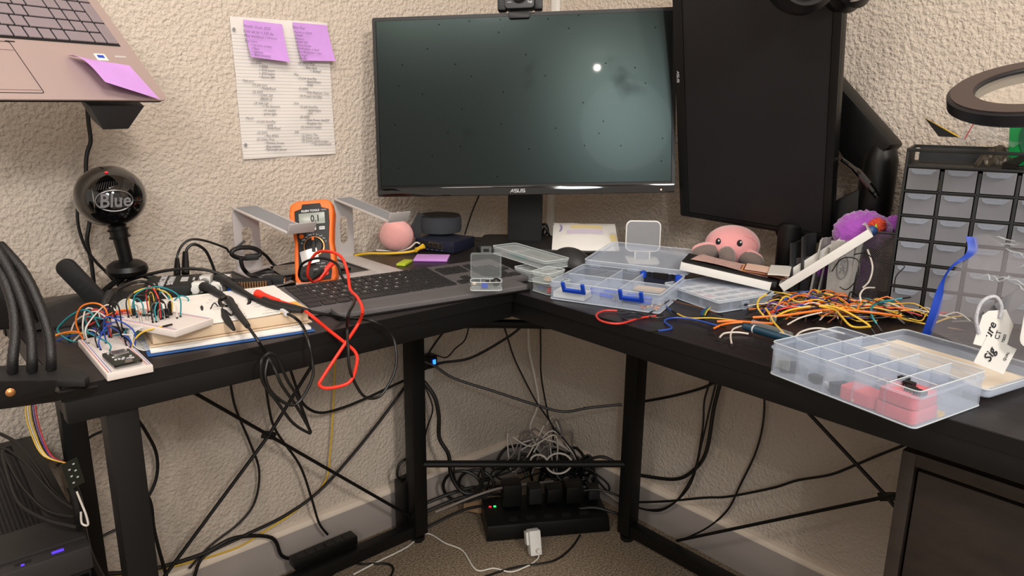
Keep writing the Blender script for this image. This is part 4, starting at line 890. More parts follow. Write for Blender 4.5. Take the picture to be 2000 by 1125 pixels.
cable('cable', 'black cable running from the coil behind the multimeter', 'rub', .003, toy([(500, 485), (520, 500), (536, 518)], 1.33)+[at(560, 528, ZD+.012), at(520, 532, ZD+.01), at(490, 540, ZD+.008)], 'cable')
cable('cable', 'black cable lying along the desk behind the multimeter', 'rub', .0028, [at(490, 537, ZD+.008), at(530, 524, ZD+.008), at(570, 514, ZD+.01), at(600, 513, ZD+.01)], 'cable')
tb = tag(MB().box(0, 0, 0, .13, .085, .010, T(.615, 1.255, ZD+.0095) @ R(-8, 'Z')).build('tablet', 'gloss', None, bevel=.003), 'flat black gloss slab lying under the laptop stand', 'device')
th2 = tag(MB().box(0, 0, 0, .075, .020, .010, T(*at(540, 562, ZD+.008)) @ R(22, 'Z')).build('usb_stick', 'gloss', None, bevel=.003), 'slim gloss black stick lying beside the display plug', 'usb stick')
# ================================================================ plush ball, speaker, switch, pads
pk = thing('plush_ball', 'round pale pink plush ball under the right arm of the silver stand', 'plush toy', (aty(774, 460, 1.335).x, 1.335, ZD))
MB().ball((0, 0, .0355), .0365, .034, .0345, 36, 22).build('body', 'pinkp', pk)
MB().tube([(math.cos(t)*.0368, -.001, .0355+math.sin(t)*.0348) for t in [-PI/2+i*PI*2/40 for i in range(40)]], .0005, 5, M=R(-40, 'Z'), closed=True).build('seam', 'pinkf', pk)
MB().ball((0.006, .0, .074), .008, .006, .012, 16, 10).build('tuft', 'pinkp', pk)
sw = thing('network_switch', 'small blue-grey network switch with a row of ports under the round speaker', 'network switch', (at(800, 492).x, at(800, 492).y, ZD))
a = at(818, 489, ZD); b = at(884, 497, ZD); swy = math.atan2((b-a).y, (b-a).x)
sw.location = (a.x, a.y, ZD); sw.rotation_euler = (0, 0, swy); sL = (b-a).length
MB().box(sL/2-.004, .045, .014, sL+.012, .088, .024).build('case', 'navy', sw, bevel=.0015)
for k in range(5):
    MB().box(.008+k*.0125, -.0004, .0155, .0105, .002, .0115).build('port', 'dark', sw)
    if k > 1: MB().frame([(-.0055, -.006), (.0055, -.006), (.0055, .006), (-.0055, .006)], [(-.0048, -.0053), (.0048, -.0053), (.0048, .0053), (-.0048, .0053)], 0, .0008, T(.008+k*.0125, -.0008, .0155) @ RX90).build('port_rim', 'silver', sw)
for k in range(5): MB().box(.010+k*.0125, -.0006, .0055, .0015, .0006, .0008).build('port_light', 'print_', sw)
MB().lathe([(.0025, 0), (.0025, .001)], 12, T(sL-.003, .0005, .014) @ R(90, 'X')).build('socket', 'dark', sw)
spk = thing('smart_speaker', 'squat round charcoal fabric speaker sitting on the network switch', 'speaker', (a.x+.045, a.y+.030, ZD+.0262))
spc = aty(862, 450, a.y+.03)
spk.location = (spc.x, a.y+.034, ZD+.0262); spk.scale = (1.2, 1.2, 1.12)
MB().lathe([(.030, 0), (.0385, .003), (.0405, .010), (.0405, .028), (.0385, .0345)], 48).build('fabric_body', 'fabric', spk)
MB().lathe([(.0385, .0345), (.0375, .0365), (.0345, .037), (.001, .0365)], 48).build('top', 'blackm', spk)
cd_ = tag(MB().box(0, 0, 0, .030, .0015, .055, T(spc.x-.052, a.y+.045, ZD+.045) @ R(-25, 'Z') @ R(28, 'Y')).build('grey_card', 'dgrey'), 'dark grey card leaning between the plush ball and the speaker', 'card')
yc = cable('ethernet_cable', 'yellow ethernet cable running left from the network switch', 'yellow', .0027, [at(693, 499, ZD+.004), at(720, 495, ZD+.004), at(760, 495, ZD+.004), at(800, 492, ZD+.006), at(818, 486, ZD+.010), at(828, 480, ZD+.014)], 'cable')
for k in range(2): MB().tube([at(812, 490-k*3, ZD+.008), at(826+k*3, 479+k*3, ZD+.015)], .0038, 8).build('plug', 'yellow', yc)
cable('ethernet_cable', 'white cable beside the yellow one at the network switch', 'whitec', .0018, [at(735, 489, ZD+.003), at(780, 490, ZD+.003), at(800, 484, ZD+.012), at(812, 474, ZD+.018), at(820, 476, ZD+.016)], 'cable')
def pad(name, label, fl, fr, bl, z, h_, mt, cat, edge=None):
    a, yw, wd, dp = quad(fl, fr, bl, z+h_)
    t = thing(name, label, cat, (a.x, a.y, z), (0, 0, yw)); MB().box(wd/2, dp/2, h_/2, wd, dp, h_).build('stack', mt, t, bevel=.0003)
    return t, wd, dp
pt, wd, dp = pad('sticky_note_pad', 'purple pad of sticky notes in front of the network switch', (807, 507), (873, 508), (808, 496), ZD+.0005, .004, 'purple', 'sticky notes')
MB().box(wd/2, -.0003, .001, wd, .0006, .0018).build('edge_strip', 'purpd', pt)
pad('page_marker', 'small lime green pad of page markers on the desk', (774, 515), (791, 516), (769, 505), ZD+.0005, .004, 'lime', 'sticky notes')
cable('cord', 'thin black cord hanging left of the thick monitor stand', 'rub', .0018, [Vector((1.09, 1.30, .92)), Vector((1.08, 1.31, .86)), Vector((1.065, 1.33, .80)), Vector((1.05, 1.34, .745))], 'cord')
cable('cord', 'black cord knotted right of the thick monitor stand', 'rub', .003, [atd(1058, 440, 2.44), atd(1066, 438, 2.43), atd(1070, 452, 2.43), atd(1060, 460, 2.43), atd(1064, 444, 2.42), atd(1074, 462, 2.42)], 'cord')
# ================================================================ keyboard
ka = at(590, 608, ZD+.012); kb_ = at(1000, 543, ZD+.012); kyw = math.atan2((kb_-ka).y, (kb_-ka).x)
kbt = at(557, 570, ZD+.02)
kbd = thing('keyboard', 'wide black keyboard with a grey palm rest near the desk edge', 'keyboard', (ka.x, ka.y, ZD+.001), (math.radians(0), 0, kyw))
kL = .425; kD = .128
MB().add([(0, 0, 0), (kL, 0, 0), (kL, kD, 0), (0, kD, 0), (0, 0, .010), (kL, 0, .010), (kL, kD, .020), (0, kD, .020)], [(3, 2, 1, 0), (4, 5, 6, 7), (0, 1, 5, 4), (1, 2, 6, 5), (2, 3, 7, 6), (3, 0, 4, 7)]).build('body', 'kbody', kbd, bevel=.003)
u = .0182
rows_ = [[1.25, 1.25, 1.25, 5.5, 1.25, 1.25, 1.0, 1.25], [2.1, 1, 1, 1, 1, 1, 1, 1, 1, 1, 1, 1.9], [1.7]+[1]*11+[1.3], [1.4]+[1]*12+[1], [1]*13+[1], [.95]*14]
leg_ = ['', 'ZXCVBNM,./', 'ASDFGHJKL;', 'QWERTYUIOP', '1234567890', '']
slope = math.atan2(.010, kD); kc = 0; lt = []
def kkey(x0, w_, r, h_=.0165, ch=None):
    global kc
    yy = .012+r*.0190; zz = .010+yy*math.tan(slope)
    o = MB().box(0, 0, .0015, w_*u-.0028, h_-.001, .003, T(x0+w_*u/2, yy+h_/2, zz) @ Matrix.Rotation(slope, 4, 'X')).build('key', 'key', kbd, bevel=.0007, seg=1); kc += 1
    if ch: lt.append(text('t', ch, .0064, 'legend', None, T(x0+w_*u/2, yy+h_/2+.001, zz+.0035) @ Matrix.Rotation(slope, 4, 'X'), ext=.00005))
    return o
x00 = .014
for r, rw in enumerate(rows_):
    x = x00; total = sum(rw); sc_ = 14.6/total if r else 14.6/total
    for i, q in enumerate(rw):
        chs = leg_[r]; ch = chs[i-1] if chs and 1 <= i <= len(chs) else None
        kkey(x, q*sc_, r, .0165 if r < 5 else .012, ch); x += q*sc_*u
x2 = x00+14.6*u+.006
for r, n_ in ((0, 3), (3, 3), (4, 3)):
    for i in range(n_): kkey(x2+i*u, 1, r, .0165 if r < 5 else .012)
kkey(x2+u, 1, 1)
x3 = x2+3*u+.005
nmp = MB()
for r in range(5):
    for i in range(4):
        if r in (1, 3) and i == 3 or kc >= 100: continue
        kkey(x3+i*u*.98, .98, r, .0165, None if kc > 0 else None)
join(lt, 'key_lettering', kbd, 'legend')
pa = at(665, 617, ZD+.008); pb_ = at(1037, 560, ZD+.008); pyw = math.atan2((pb_-pa).y, (pb_-pa).x)
pr = thing('palm_rest', 'long grey padded palm rest in front of the keyboard', 'palm rest', (pa.x, pa.y+.002, ZD+.0005), (0, 0, pyw))
pLn = (pb_-pa).length
MB().prism(rrect(pLn, .050, .008, 5, pLn/2, .026), 0, .010).build('pad', 'palm', pr, bevel=.003, seg=3)
MB().prism(rrect(pLn+.006, .054, .008, 5, pLn/2, .026), -.0001, .003).build('base', 'black', pr, bevel=.0005)
# ================================================================ clear boxes
def clear_tray(t, w_, d, h_, cols=(), rows=(), mt='frost', wall=.0014, name='tray', rim=True):
    mb = MB(); oc = rrect(w_, d, .006, 4, w_/2, d/2); ic = rrect(w_-2*wall, d-2*wall, .005, 4, w_/2, d/2)
    mb.frame(oc, ic, 0, h_); mb.prism(oc, 0, wall)
    if rim: mb.frame(rrect(w_+.004, d+.004, .007, 4, w_/2, d/2), oc, h_-.008, h_-.006)
    o = mb.build(name, mt, t, bevel=0)
    rm = MB()
    for z_ in (.0012, h_-.0002): rm.tube([(x, y, z_) for x, y in oc], .0007, 5, closed=True)
    rm.build('rim_edge', 'rim', o)
    for x in cols: MB().tube([(w_*x, wall, h_*.93), (w_*x, d-wall, h_*.93)], .0006, 4).build('rim_edge', 'rim', MB().box(w_*x, d/2, h_*.48, .0012, d-2*wall-.0006, h_*.9).build('divider', mt, t))
    for y in rows: MB().tube([(wall, d*y, h_*.93), (w_-wall, d*y, h_*.93)], .0006, 4).build('rim_edge', 'rim', MB().box(w_/2, d*y, h_*.48, w_-2*wall-.0006, .0012, h_*.9).build('divider', mt, t))
    return o
def closed_box(name, label, fl, fr, bl, z, h_, cols=(), rows=(), mt='frostd', cat='storage box', yfix=None, dmax=None):
    a, yw, wd, dp = quad(fl, fr, bl, z+h_)
    if dmax: dp = dmax
    t = thing(name, label, cat, (a.x, a.y, z), (0, 0, yw))
    clear_tray(t, wd, dp, h_-.004, cols, rows, mt, rim=False)
    MB().prism(rrect(wd+.0024, dp+.0024, .006, 4, wd/2, dp/2), h_-.0038, h_-.0022).frame(rrect(wd+.0024, dp+.0024, .006, 4, wd/2, dp/2), rrect(wd-.004, dp-.004, .005, 4, wd/2, dp/2), h_-.0022, h_).build('lid', mt, t)
    MB().tube([(x, y, h_) for x, y in rrect(wd+.002, dp+.002, .006, 4, wd/2, dp/2)], .0007, 5, closed=True).build('rim_edge', 'rim', t)
    return t, wd, dp
# small open box standing on the keyboard
zb = ZD+.019
a = at(919, 569, zb); b = at(980, 567, zb)
sb = thing('storage_box', 'little clear box standing open on the keyboard with loose parts', 'storage box', (a.x, a.y, zb), (0, 0, VIEW+.06))
sw_ = (b-a).length
clear_tray(sb, sw_, .026, .015, (.33, .62), (), 'frostd', rim=False)
lid = MB().frame(rrect(sw_, .043, .004, 4, sw_/2, .0215), rrect(sw_-.005, .038, .003, 4, sw_/2, .0215), -.010, 0, T(0, .028, .014) @ R(82, 'X') @ T(0, 0, 0)).prism(rrect(sw_, .043, .004, 4, sw_/2, .0215), -.0012, 0, T(0, .029, .014) @ R(82, 'X')).build('lid', 'frostd', sb)
lt_ = MB().frame([(sw_*.34, 0), (sw_*.68, 0), (sw_*.68, .011), (sw_*.34, .011)], [(sw_*.42, .0015), (sw_*.60, .0015), (sw_*.60, .007), (sw_*.42, .007)], -.002, 0, T(0, .0345, .0565) @ R(82, 'X')).build('latch', 'frostd', sb)
def bitthing(name, label, cat, mb, mt, group=None): return tag(mb.build(name, mt, None), label, cat, group)
def loc(t, x, y, z): return Matrix.Rotation(t.rotation_euler.z, 3, 'Z') @ Vector((x, y, z)) + t.location
MT = lambda t, x, y, z, r=0: T(*loc(t, x, y, z)) @ Matrix.Rotation(t.rotation_euler.z+math.radians(r), 4, 'Z')
bitthing('component', 'blue square component in the little open box on the keyboard', 'component', MB().box(0, 0, .004, .010, .008, .007, MT(sb, sw_*.45, .012, .003)), 'blue')
bitthing('component', 'black knob-shaped lump in the little open box on the keyboard', 'component', MB().ball((0, 0, .008), .0075, .007, .007, 10, 7, MT(sb, sw_*.82, .014, .004)), 'rub')
bitthing('component', 'black chip in the little open box on the keyboard', 'component', MB().box(0, 0, .004, .014, .006, .004, MT(sb, sw_*.62, .016, .008)), 'black')
bitthing('component', 'cream plug in the little open box on the keyboard', 'component', MB().box(0, 0, .003, .006, .005, .004, MT(sb, sw_*.12, .014, .007)), 'cream')
# long clear box and the two small ones in front of it
lb, lw, ld = closed_box('storage_box', 'long shallow clear box tilted beside the monitor stand', (962, 480), (1065, 511), (986, 468), ZD+.0255, .016, (.3,), (), 'frostd', dmax=.055)
bitthing('strip', 'teal strip of parts inside the long clear box', 'component', MB().box(0, 0, .001, .055, .012, .003, MT(lb, lw*.36, .02, .003)), 'teal')
bitthing('strip', 'bluish packet inside the long clear box', 'component', MB().box(0, 0, .001, .060, .022, .003, MT(lb, lw*.66, .028, .003)), 'alup')
s1, w1, d1 = closed_box('storage_box', 'small clear box left in the trio beside the palm rest', (1004, 521), (1040, 531), (1012, 512), ZD+.0006, .020, (.5,), (), 'frostd', dmax=.05)
s2, w2, d2 = closed_box('storage_box', 'small clear box right in the trio, topmost of its stack', (1038, 530), (1072, 536), (1062, 514), ZD+.0225, .018, (.5,), (), 'frostd', dmax=.05)
s3, w3, d3 = closed_box('storage_box', 'small clear box right in the trio, under another one', (1038, 545), (1073, 555), (1052, 535), ZD+.0006, .0205, (.5,), (), 'frostd', dmax=.05)
bitthing('component', 'red cap inside the lower small clear box beside the big tray', 'component', MB().lathe([(.005, 0), (.005, .008), (.002, .010)], 14, MT(s3, w3*.78, .010, .003)), 'redc')
bitthing('component', 'blue part inside the lower small clear box beside the big tray', 'component', MB().box(0, 0, .003, .012, .010, .005, MT(s3, w3*.3, .014, .003)), 'blue')
bitthing('component', 'brown parts inside the upper small clear box beside the big tray', 'component', MB().box(0, 0, .003, .012, .010, .005, MT(s2, w2*.7, .014, .003)), 'cream')
ms = thing('mouse', 'dark grey wireless mouse between the clear boxes', 'mouse', (at(1118, 518).x, at(1118, 518).y+.005, ZD), (0, 0, VIEW+.5))
MB().grid(lambda u, v: (lambda a, b: (math.cos(a)*.034*math.sin(b), math.sin(a)*.055*math.sin(b), .002+max(0, math.cos(b))*.033))(2*PI*u, PI/2*v), 32, 10).build('shell', 'dgrey', ms, ang=80)
MB().prism(rrect(.058, .10, .026, 8), 0, .003).build('base', 'black', ms)
# soft white pack with pale print
wp_p, wq_ = at(1072, 497, ZD), at(1204, 500, ZD)
tp_ = thing('tissue_pack', 'soft white pack printed pale yellow and lilac, behind the mouse', 'pack', (wp_p.x, wp_p.y, ZD+.001), (0, 0, math.atan2((wq_-wp_p).y, (wq_-wp_p).x)))
wl_ = (wq_-wp_p).length
Mtp = Matrix.Rotation(math.radians(28), 4, 'X')
def pf(u, v, o=0):
    b = .010*math.sin(PI*min(1, max(0, u)))**.6*math.sin(PI*v)**.5
    return Mtp @ Vector((.006*(1-v)+u*wl_-.0*v+.008*v*(1-u), v*.095, .012+o+b+.0015*noise.noise(Vector((u*5, v*4, 1)))))
MB().grid(lambda u, v: pf(u, v), 16, 10).grid(lambda u, v: pf(u, v)-Vector((0, 0, .022*math.sin(PI*u)**.3*math.sin(PI*v)**.3)), 16, 10).build('wrapper', 'white', tp_, ang=80)
MB().grid(lambda u, v: pf(.28+u*.50, .70+v*.13, .0006), 8, 2).build('yellow_band', mat('pale_yellow_print', '#e3cf9a', .6), tp_, ang=80)
MB().grid(lambda u, v: pf(.22+u*.56, .48+v*.17, .0006), 8, 2).build('lilac_band', mat('pale_lilac_print', '#cfc4d6', .6), tp_, ang=80)
MB().grid(lambda u, v: pf(.88+u*.10, .28+v*.25, .0006), 3, 2).build('yellow_patch', mat('yellow_print', '#e9d79a', .6), tp_, ang=80)
cm = MB(); 
cm.add([pf(.10+.05*math.cos(t), .74+.16*math.sin(t), .0008) for t in [math.radians(a) for a in range(-80, 90, 20)]]+[pf(.09+.028*math.cos(t), .76+.145*math.sin(t), .0008) for t in [math.radians(a) for a in range(80, -90, -20)]], [list(range(18))])
cm.build('crescent_print', mat('lilac_print', '#8f86b5', .6), tp_)
# ================================================================ big shallow tray with the lid folded back
zr = ZD+.031
fl_, yw, wd, dp = quad((1074, 549), (1290, 577), (1129, 513), zr); dp = .150
bt_ = thing('storage_tray', 'wide frosted tray with royal blue latches, lid folded back, at the inner corner', 'storage box', (fl_.x, fl_.y, ZD+.0006), (0, 0, yw))
clear_tray(bt_, wd, dp, .031, (.40, .62), (.5,), 'frost')
for x0 in (.20, .72):
    q = MB().prism([(0, 0), (.040, 0), (.040, .020), (.034, .020), (.034, .007), (.006, .007), (.006, .020), (0, .020)], 0, .004, T(wd*x0-.012, -.002, .018) @ R(180, 'X') @ R(-62, 'X') @ T(0, 0, 0)).build('latch', 'blue', bt_, bevel=.0008)
lm = T(0, dp+.002, .030) @ R(3.5, 'X')
lo = rrect(wd+.003, dp, .006, 4, wd/2, dp/2+.002)
MB().prism(lo, 0, .0014, lm).frame(lo, rrect(wd-.006, dp-.008, .005, 4, wd/2, dp/2+.002), .0014, .008, lm).build('lid', 'frost', bt_)
MB().tube([(x, y, .008) for x, y in lo], .0007, 5, lm, closed=True).build('lid_rim', 'rim', bt_)
for x in (.12, .5, .86): MB().box(wd*x, dp+.0, .030, .020, .006, .004).build('hinge', 'frost', bt_)
cc = tag(MB().tube(smooth([loc(bt_, .058, .040, .010), loc(bt_, .09, .035, .008), loc(bt_, .13, .030, .008), loc(bt_, .165, .028, .008)], 4), .0035, 10).build('pen', 'blue'), 'blue tube lying at the front of the frosted tray', 'pen')
tag(MB().tube(smooth([loc(bt_, .050, .060, .010), loc(bt_, .11, .055, .010), loc(bt_, .16, .048, .010)], 4), .0030, 10).build('pen', 'blue'), 'blue tube lying toward the back of the frosted tray', 'pen')
tag(MB().box(0, 0, .003, .034, .030, .003, MT(bt_, wd*.66, .045, .006, 20)).build('module', 'navy'), 'blue-grey circuit module with bright pins in the frosted tray', 'circuit board')
tag(MB().box(0, 0, .003, .018, .016, .005, MT(bt_, wd*.60, .030, .006, -15)).build('usb_connector', 'silver'), 'bright metal connector in the frosted tray', 'connector')
tag(MB().box(0, 0, .0, .055, .034, .010, MT(bt_, wd*.17, .022, .008)).build('white_pad', 'white'), 'white foam pad at the left end of the frosted tray', 'foam')
tag(MB().box(0, 0, .0, .050, .028, .003, MT(bt_, wd*.75, .100, .012)).build('card_insert', 'cream'), 'crumpled cream card at the back of the frosted tray', 'card')
random.seed(4)
for k in range(16):
    t = MB().lathe([(.0009, 0), (.0015, .002), (.0015, .005), (.0009, .007)], 8, MT(bt_, wd*.87+random.uniform(-.015, .018), .022+random.uniform(-.014, .014), .004+.0015*(k % 3), random.uniform(0, 180)) @ R(90, 'X')).build('resistor', WM[['orange', 'red', 'yellow', 'brown'][k % 4]])
    tag(t, 'tiny %s striped part in the right front compartment of the frosted tray' % ['orange', 'red', 'yellow', 'brown'][k % 4], 'component', '%s parts in the frosted tray' % ['orange', 'red', 'yellow', 'brown'][k % 4])
dm = thing('display_module', 'black segment display module with blue terminals at the back of the frosted tray', 'circuit board', tuple(loc(bt_, wd*.62, dp-.006, .018)), (0, 0, yw))
MB().box(.030, 0, .004, .068, .003, .018).build('board', 'navy', dm)
MB().box(.030, -.003, .010, .026, .005, .009).build('display', 'black', dm)
for x in (.0, .062): MB().lathe([(.0055, 0), (.0055, .010), (.002, .011)], 14, T(x-.001, -.002, .004)).build('terminal', 'blue', dm)
for x in (.010, .050, .056): MB().box(x, -.002, .010, .0035, .005, .008).build('pin_block', 'black', dm)
# ================================================================ folding mirror / phone stand
ph = thing('phone_stand', 'white rounded phone stand with a grey pad above the frosted tray', 'phone stand', (at(1254, 510).x, at(1254, 510).y, ZD), (0, 0, VIEW-.05))
hz = aty(1254, 432, ph.location.y).z-ZD; hb0 = aty(1254, 492, ph.location.y).z-ZD
pw_ = (atx(1290, 460, ph.location.x)-atx(1222, 460, ph.location.x)).length*.80
Mph = R(-4, 'X')
def pshape(w_, y0, y1, r): return rrect(w_, y1-y0, r, 6, 0, (y0+y1)/2)
oc = pshape(pw_, hb0, hz, .012); ic = pshape(pw_-.005, hb0+.0025, hz-.0025, .010)
MB().prism(oc, -.004, 0, Mph @ RX90).build('back_panel', 'white', ph, bevel=.001)
MB().prism(ic, 0, .0006, Mph @ RX90).build('rubber_pad', 'alup', ph)
MB().box(0, .002, hb0/2, pw_*.46, .003, hb0+.006, Mph).build('stem', 'white', ph, bevel=.001)
MB().box(0, -.001, hb0/2, pw_*.36, .001, hb0, Mph).build('rubber_strip', 'alup', ph)
MB().prism(rrect(pw_*.9, .07, .01), 0, .004).build('foot', 'white', ph, bevel=.001)
# ================================================================ kit box with printed card
kz = .020
kit, kw, kd = closed_box('component_kit', 'flat clear kit box with a printed card in its lid, under the white case', (1404, 588), (1513, 571), (1313, 562), ZD+.0006, kz, (.25, .5, .75), (.33, .66), 'frost', dmax=.130)
MB().box(kw/2, kd/2, kz-.0055, kw-.008, kd-.008, .0006).build('printed_card', 'paper', kit)
random.seed(8); mbp = {k: MB() for k in ('dgrey', 'red', 'copper')}
for i in range(4):
    for j in range(5):
        k = random.choice(('dgrey', 'dgrey', 'red', 'copper'))
        for q in range(2): mbp[k].box(kw*(.15+.235*i), kd*(.13+.185*j)+q*.007, kz-.005, kw*.18, .004, .0004)
M['copper'] = mat('brown_print', '#8d5d4b', .7)
for k, v in mbp.items(): v.build('printed_blocks', 'dgrey' if k == 'dgrey' else M['copper'] if k == 'copper' else 'pinkf', kit)
MB().frame([(-.008, 0), (.008, 0), (.008, -.008), (.004, -.014), (-.004, -.014), (-.008, -.008)], [(-.003, -.003), (.003, -.003), (.0035, -.006), (.0025, -.009), (-.0025, -.009), (-.0035, -.006)], 0, .002, T(kw*.45, -.0015, kz-.006) @ RX90).build('hang_tab', 'frost', kit)
for i in range(4):
    for j in range(3):
        if j > 0: continue
        tag(MB().box(0, 0, .006, kw*.18, kd*.24, .010, MT(kit, kw*(.125+.25*i), kd*(.16+.33*j), .003)).build('resistor_bundle', 'dgrey'), 'dark bundle of parts inside the front row of the flat kit box', 'component', 'bundles in the kit box front row')
# ================================================================ white hinged case
wz = ZD+.050
def fwd(px, py, t): return Vector((0, 0, H))+ray(px, py)*t
A_ = fwd(1327, 527, 1.27); B_ = fwd(1503, 568, 1.22)
u_ = (B_-A_); wL = u_.length; wy = math.atan2(u_.y, u_.x); wt = math.asin(-u_.z/wL)
wb = thing('hinged_case', 'slim white hinged case lying open on the kit box', 'case', tuple(A_), (0, wt, wy))
MB().frame([(0, 0), (wL, 0), (wL, .080), (0, .080)], [(.002, .002), (wL-.002, .002), (wL-.002, .078), (.002, .078)], 0, .014).prism([(0.002, .002), (wL-.002, .002), (wL-.002, .078), (.002, .078)], 0, .002).build('base', 'white', wb, bevel=.0006)
MB().box(wL/2+.004, .042, .0105, wL+.008, .074, .0095).build('black_lining', 'blackm', wb, bevel=.001)
li2 = T(wL+.022, 0, .004) @ R(-48, 'Y')
lL = .158
ll = MB().frame([(0, 0), (lL, 0), (lL, .080), (0, .080)], [(.002, .002), (lL-.002, .002), (lL-.002, .078), (.002, .078)], 0, .014, li2).prism([(.002, .002), (lL-.002, .002), (lL-.002, .078), (.002, .078)], 0, .002, li2).build('lid', 'white', wb, bevel=.0006)
MB().box(wL+.010, .04, -.001, .034, .076, .0015, R(-10, 'Y') @ T(0, 0, .002)).build('hinge_flap', 'white', wb)
sm_ = wb.matrix_basis.copy()
WB = Matrix.Translation(A_) @ Euler((0, wt, wy)).to_matrix().to_4x4()
def wbs(x, y, z): return WB @ Vector((x, y, z))
tag(MB().grid(lambda u, v: wbs(.012+u*.13+.012*v, .022+v*.062, .0175+.0015*math.sin(u*5+v*3)), 10, 8).build('leaflet', mat('printed_leaflet', '#b99a93', .7, var=.35, scale=140), None, ang=80), 'pinkish printed leaflet lying on the open white case', 'leaflet')
for k, (c_, dx) in enumerate((('#8f4a45', .0), ('#d9a55f', .004), ('#7a2f35', .009), ('#d8b8a8', .013))):
    tag(MB().grid(lambda u, v: wbs(.095+dx*.6+u*.072, .024+v*.05, .0165+.0016*k+.0025*math.sin(u*2.6)), 8, 3).build('magazine', mat('magazine_page_%d' % k, c_, .6), None, solid=.0006, ang=80), ['dark red page edge lowest in the fanned leaflets', 'golden page edge second lowest in the fanned leaflets', 'maroon page edge in the middle of the fanned leaflets', 'pale pink page edge topmost of the fanned leaflets'][k], 'leaflet')
# ================================================================ octopus plush
oq = atx(1430, 478, 1.235)
oc_ = thing('plush_octopus', 'pink plush octopus with grey flared tentacles, smiling, behind the white case', 'plush toy', (oq.x, oq.y, ZD+.030), (0, 0, VIEW-.05))
oz = oq.z-ZD-.030; orx, ory, orz = .051, .048, .037
MB().ball((0, 0, oz), orx, ory, orz, 40, 24).build('body', 'octp', oc_)
MB().tube([(orx*1.002*math.sin(t)*.75, -ory*.665*1.002*0-ory*math.sqrt(max(0, 1-(.75*math.sin(t))**2-(.66*math.cos(t))**2))*1.0, oz+orz*.66*math.cos(t)) for t in [.35+i*.12 for i in range(12)]], .0005, 5).build('seam', 'pinkf', oc_)
def tent(nm_, pts_, mt, r0=.013, lift=0):
    s = smooth(pts_, 5); MB().tube([p+Vector((0, 0, lift)) for p in s], [r0*k for k in (.8, .88, .95, 1, 1.05, 1.08, 1.05, 1, .9, .7, .25)], 14).build(nm_, mt, oc_)
TL = [[(-.026, -.018, oz-.012), (-.052, -.028, oz-.008), (-.080, -.030, oz-.014)], [(-.018, -.030, oz-.010), (-.020, -.050, oz-.009), (-.020, -.066, oz-.024)], [(.010, -.032, oz-.014), (.026, -.048, oz-.018), (.046, -.052, oz-.028)]]
for i, pts_ in enumerate(TL):
    pts_ = [Vector(p) for p in pts_]; tent('tentacle', pts_, 'octg', .0135)
    if i != 1: tent('tentacle_top', [p+Vector((0, .004, 0)) for p in pts_], 'octp', .0112, .0048)
for x0 in (-.05, .04): tent('tentacle', [Vector((x0*.4, .01, oz-.02)), Vector((x0, .03, oz-.03)), Vector((x0*1.3, .04, oz-.04))], 'octp', .013)
def oface(x_, z_, k=1.0): return -ory*math.sqrt(max(.01, 1-(x_/orx)**2-(z_/orz)**2))*k
for x_ in (-.034, .002):
    z_ = .011; e = T(x_, oface(x_, z_), oz+z_) @ Matrix.Rotation(math.asin(x_/orx)*.9, 4, 'Z')
    ey = MB().ball((0, 0, 0), .0052, .0022, .0072, 18, 12, e).build('eye', 'ink', oc_)
    MB().ball((.0015, -.0018, .0028), .0018, .0012, .002, 10, 8, e).build('glint', 'white', ey)
MB().tube([(-.019+math.cos(t)*.0042, oface(-.019+math.cos(t)*.0042, .002+math.sin(t)*.0045, 1.01), oz+.002+math.sin(t)*.0045) for t in [PI+i*PI/8 for i in range(9)]], .0007, 6).build('mouth', 'ink', oc_)
# ================================================================ purple furry toy
pf_ = thing('furry_toy', 'bright purple furry toy with an orange and blue tuft, behind the white lid', 'plush toy', (1.245, .600, ZD), (0, 0, VIEW))
fz = atx(1685, 450, 1.245); pf_.location = (1.262, fz.y*1.262/1.245, ZD)
def fur(c, r, name, mt, seed, amp=.10):
    def f(u, v):
        a = 2*PI*u; b = PI*v; d = Vector((math.cos(a)*math.sin(b), math.sin(a)*math.sin(b), math.cos(b)))
        k = 1+amp*noise.noise(d*9+Vector((seed, 0, 0)))+amp*.6*noise.noise(d*22)
        return Vector(c)+Vector((d.x*r[0], d.y*r[1], d.z*r[2]))*k
    return MB().grid(f, 56, 36).build(name, mt, pf_, ang=80)
fz0 = fz.z-ZD
fur((0, 0, fz0-.006), (.048, .035, .036), 'head', 'purf', 1)
fur((-.010, .006, fz0-.060), (.040, .032, .050), 'body', 'purf', 2)
fur((.050, .0, fz0+.004), (.018, .012, .018), 'ear', 'purf', 3, .2); fur((-.052, .010, fz0-.070), (.022, .02, .022), 'arm', 'purf', 4)
fur((.008, -.030, fz0+.010), (.014, .008, .012), 'orange_tuft', mat('orange_fur', '#e2553a', .9, bump=.6, bscale=300), 5, .3)
MB().ball((-.004, -.040, fz0+.004), .009, .008, .008, 18, 12).build('blue_bead', mat('iridescent_blue', '#3d5c9a', .25), pf_)
MB().lathe([(.003, 0), (.001, .006)], 8, T(.001, -.041, fz0+.009)).build('green_tip', 'lime', pf_)
MB().ball((.004, -.032, fz0-.036), .014, .008, .010, 18, 12).build('dark_visor', 'gloss', pf_)
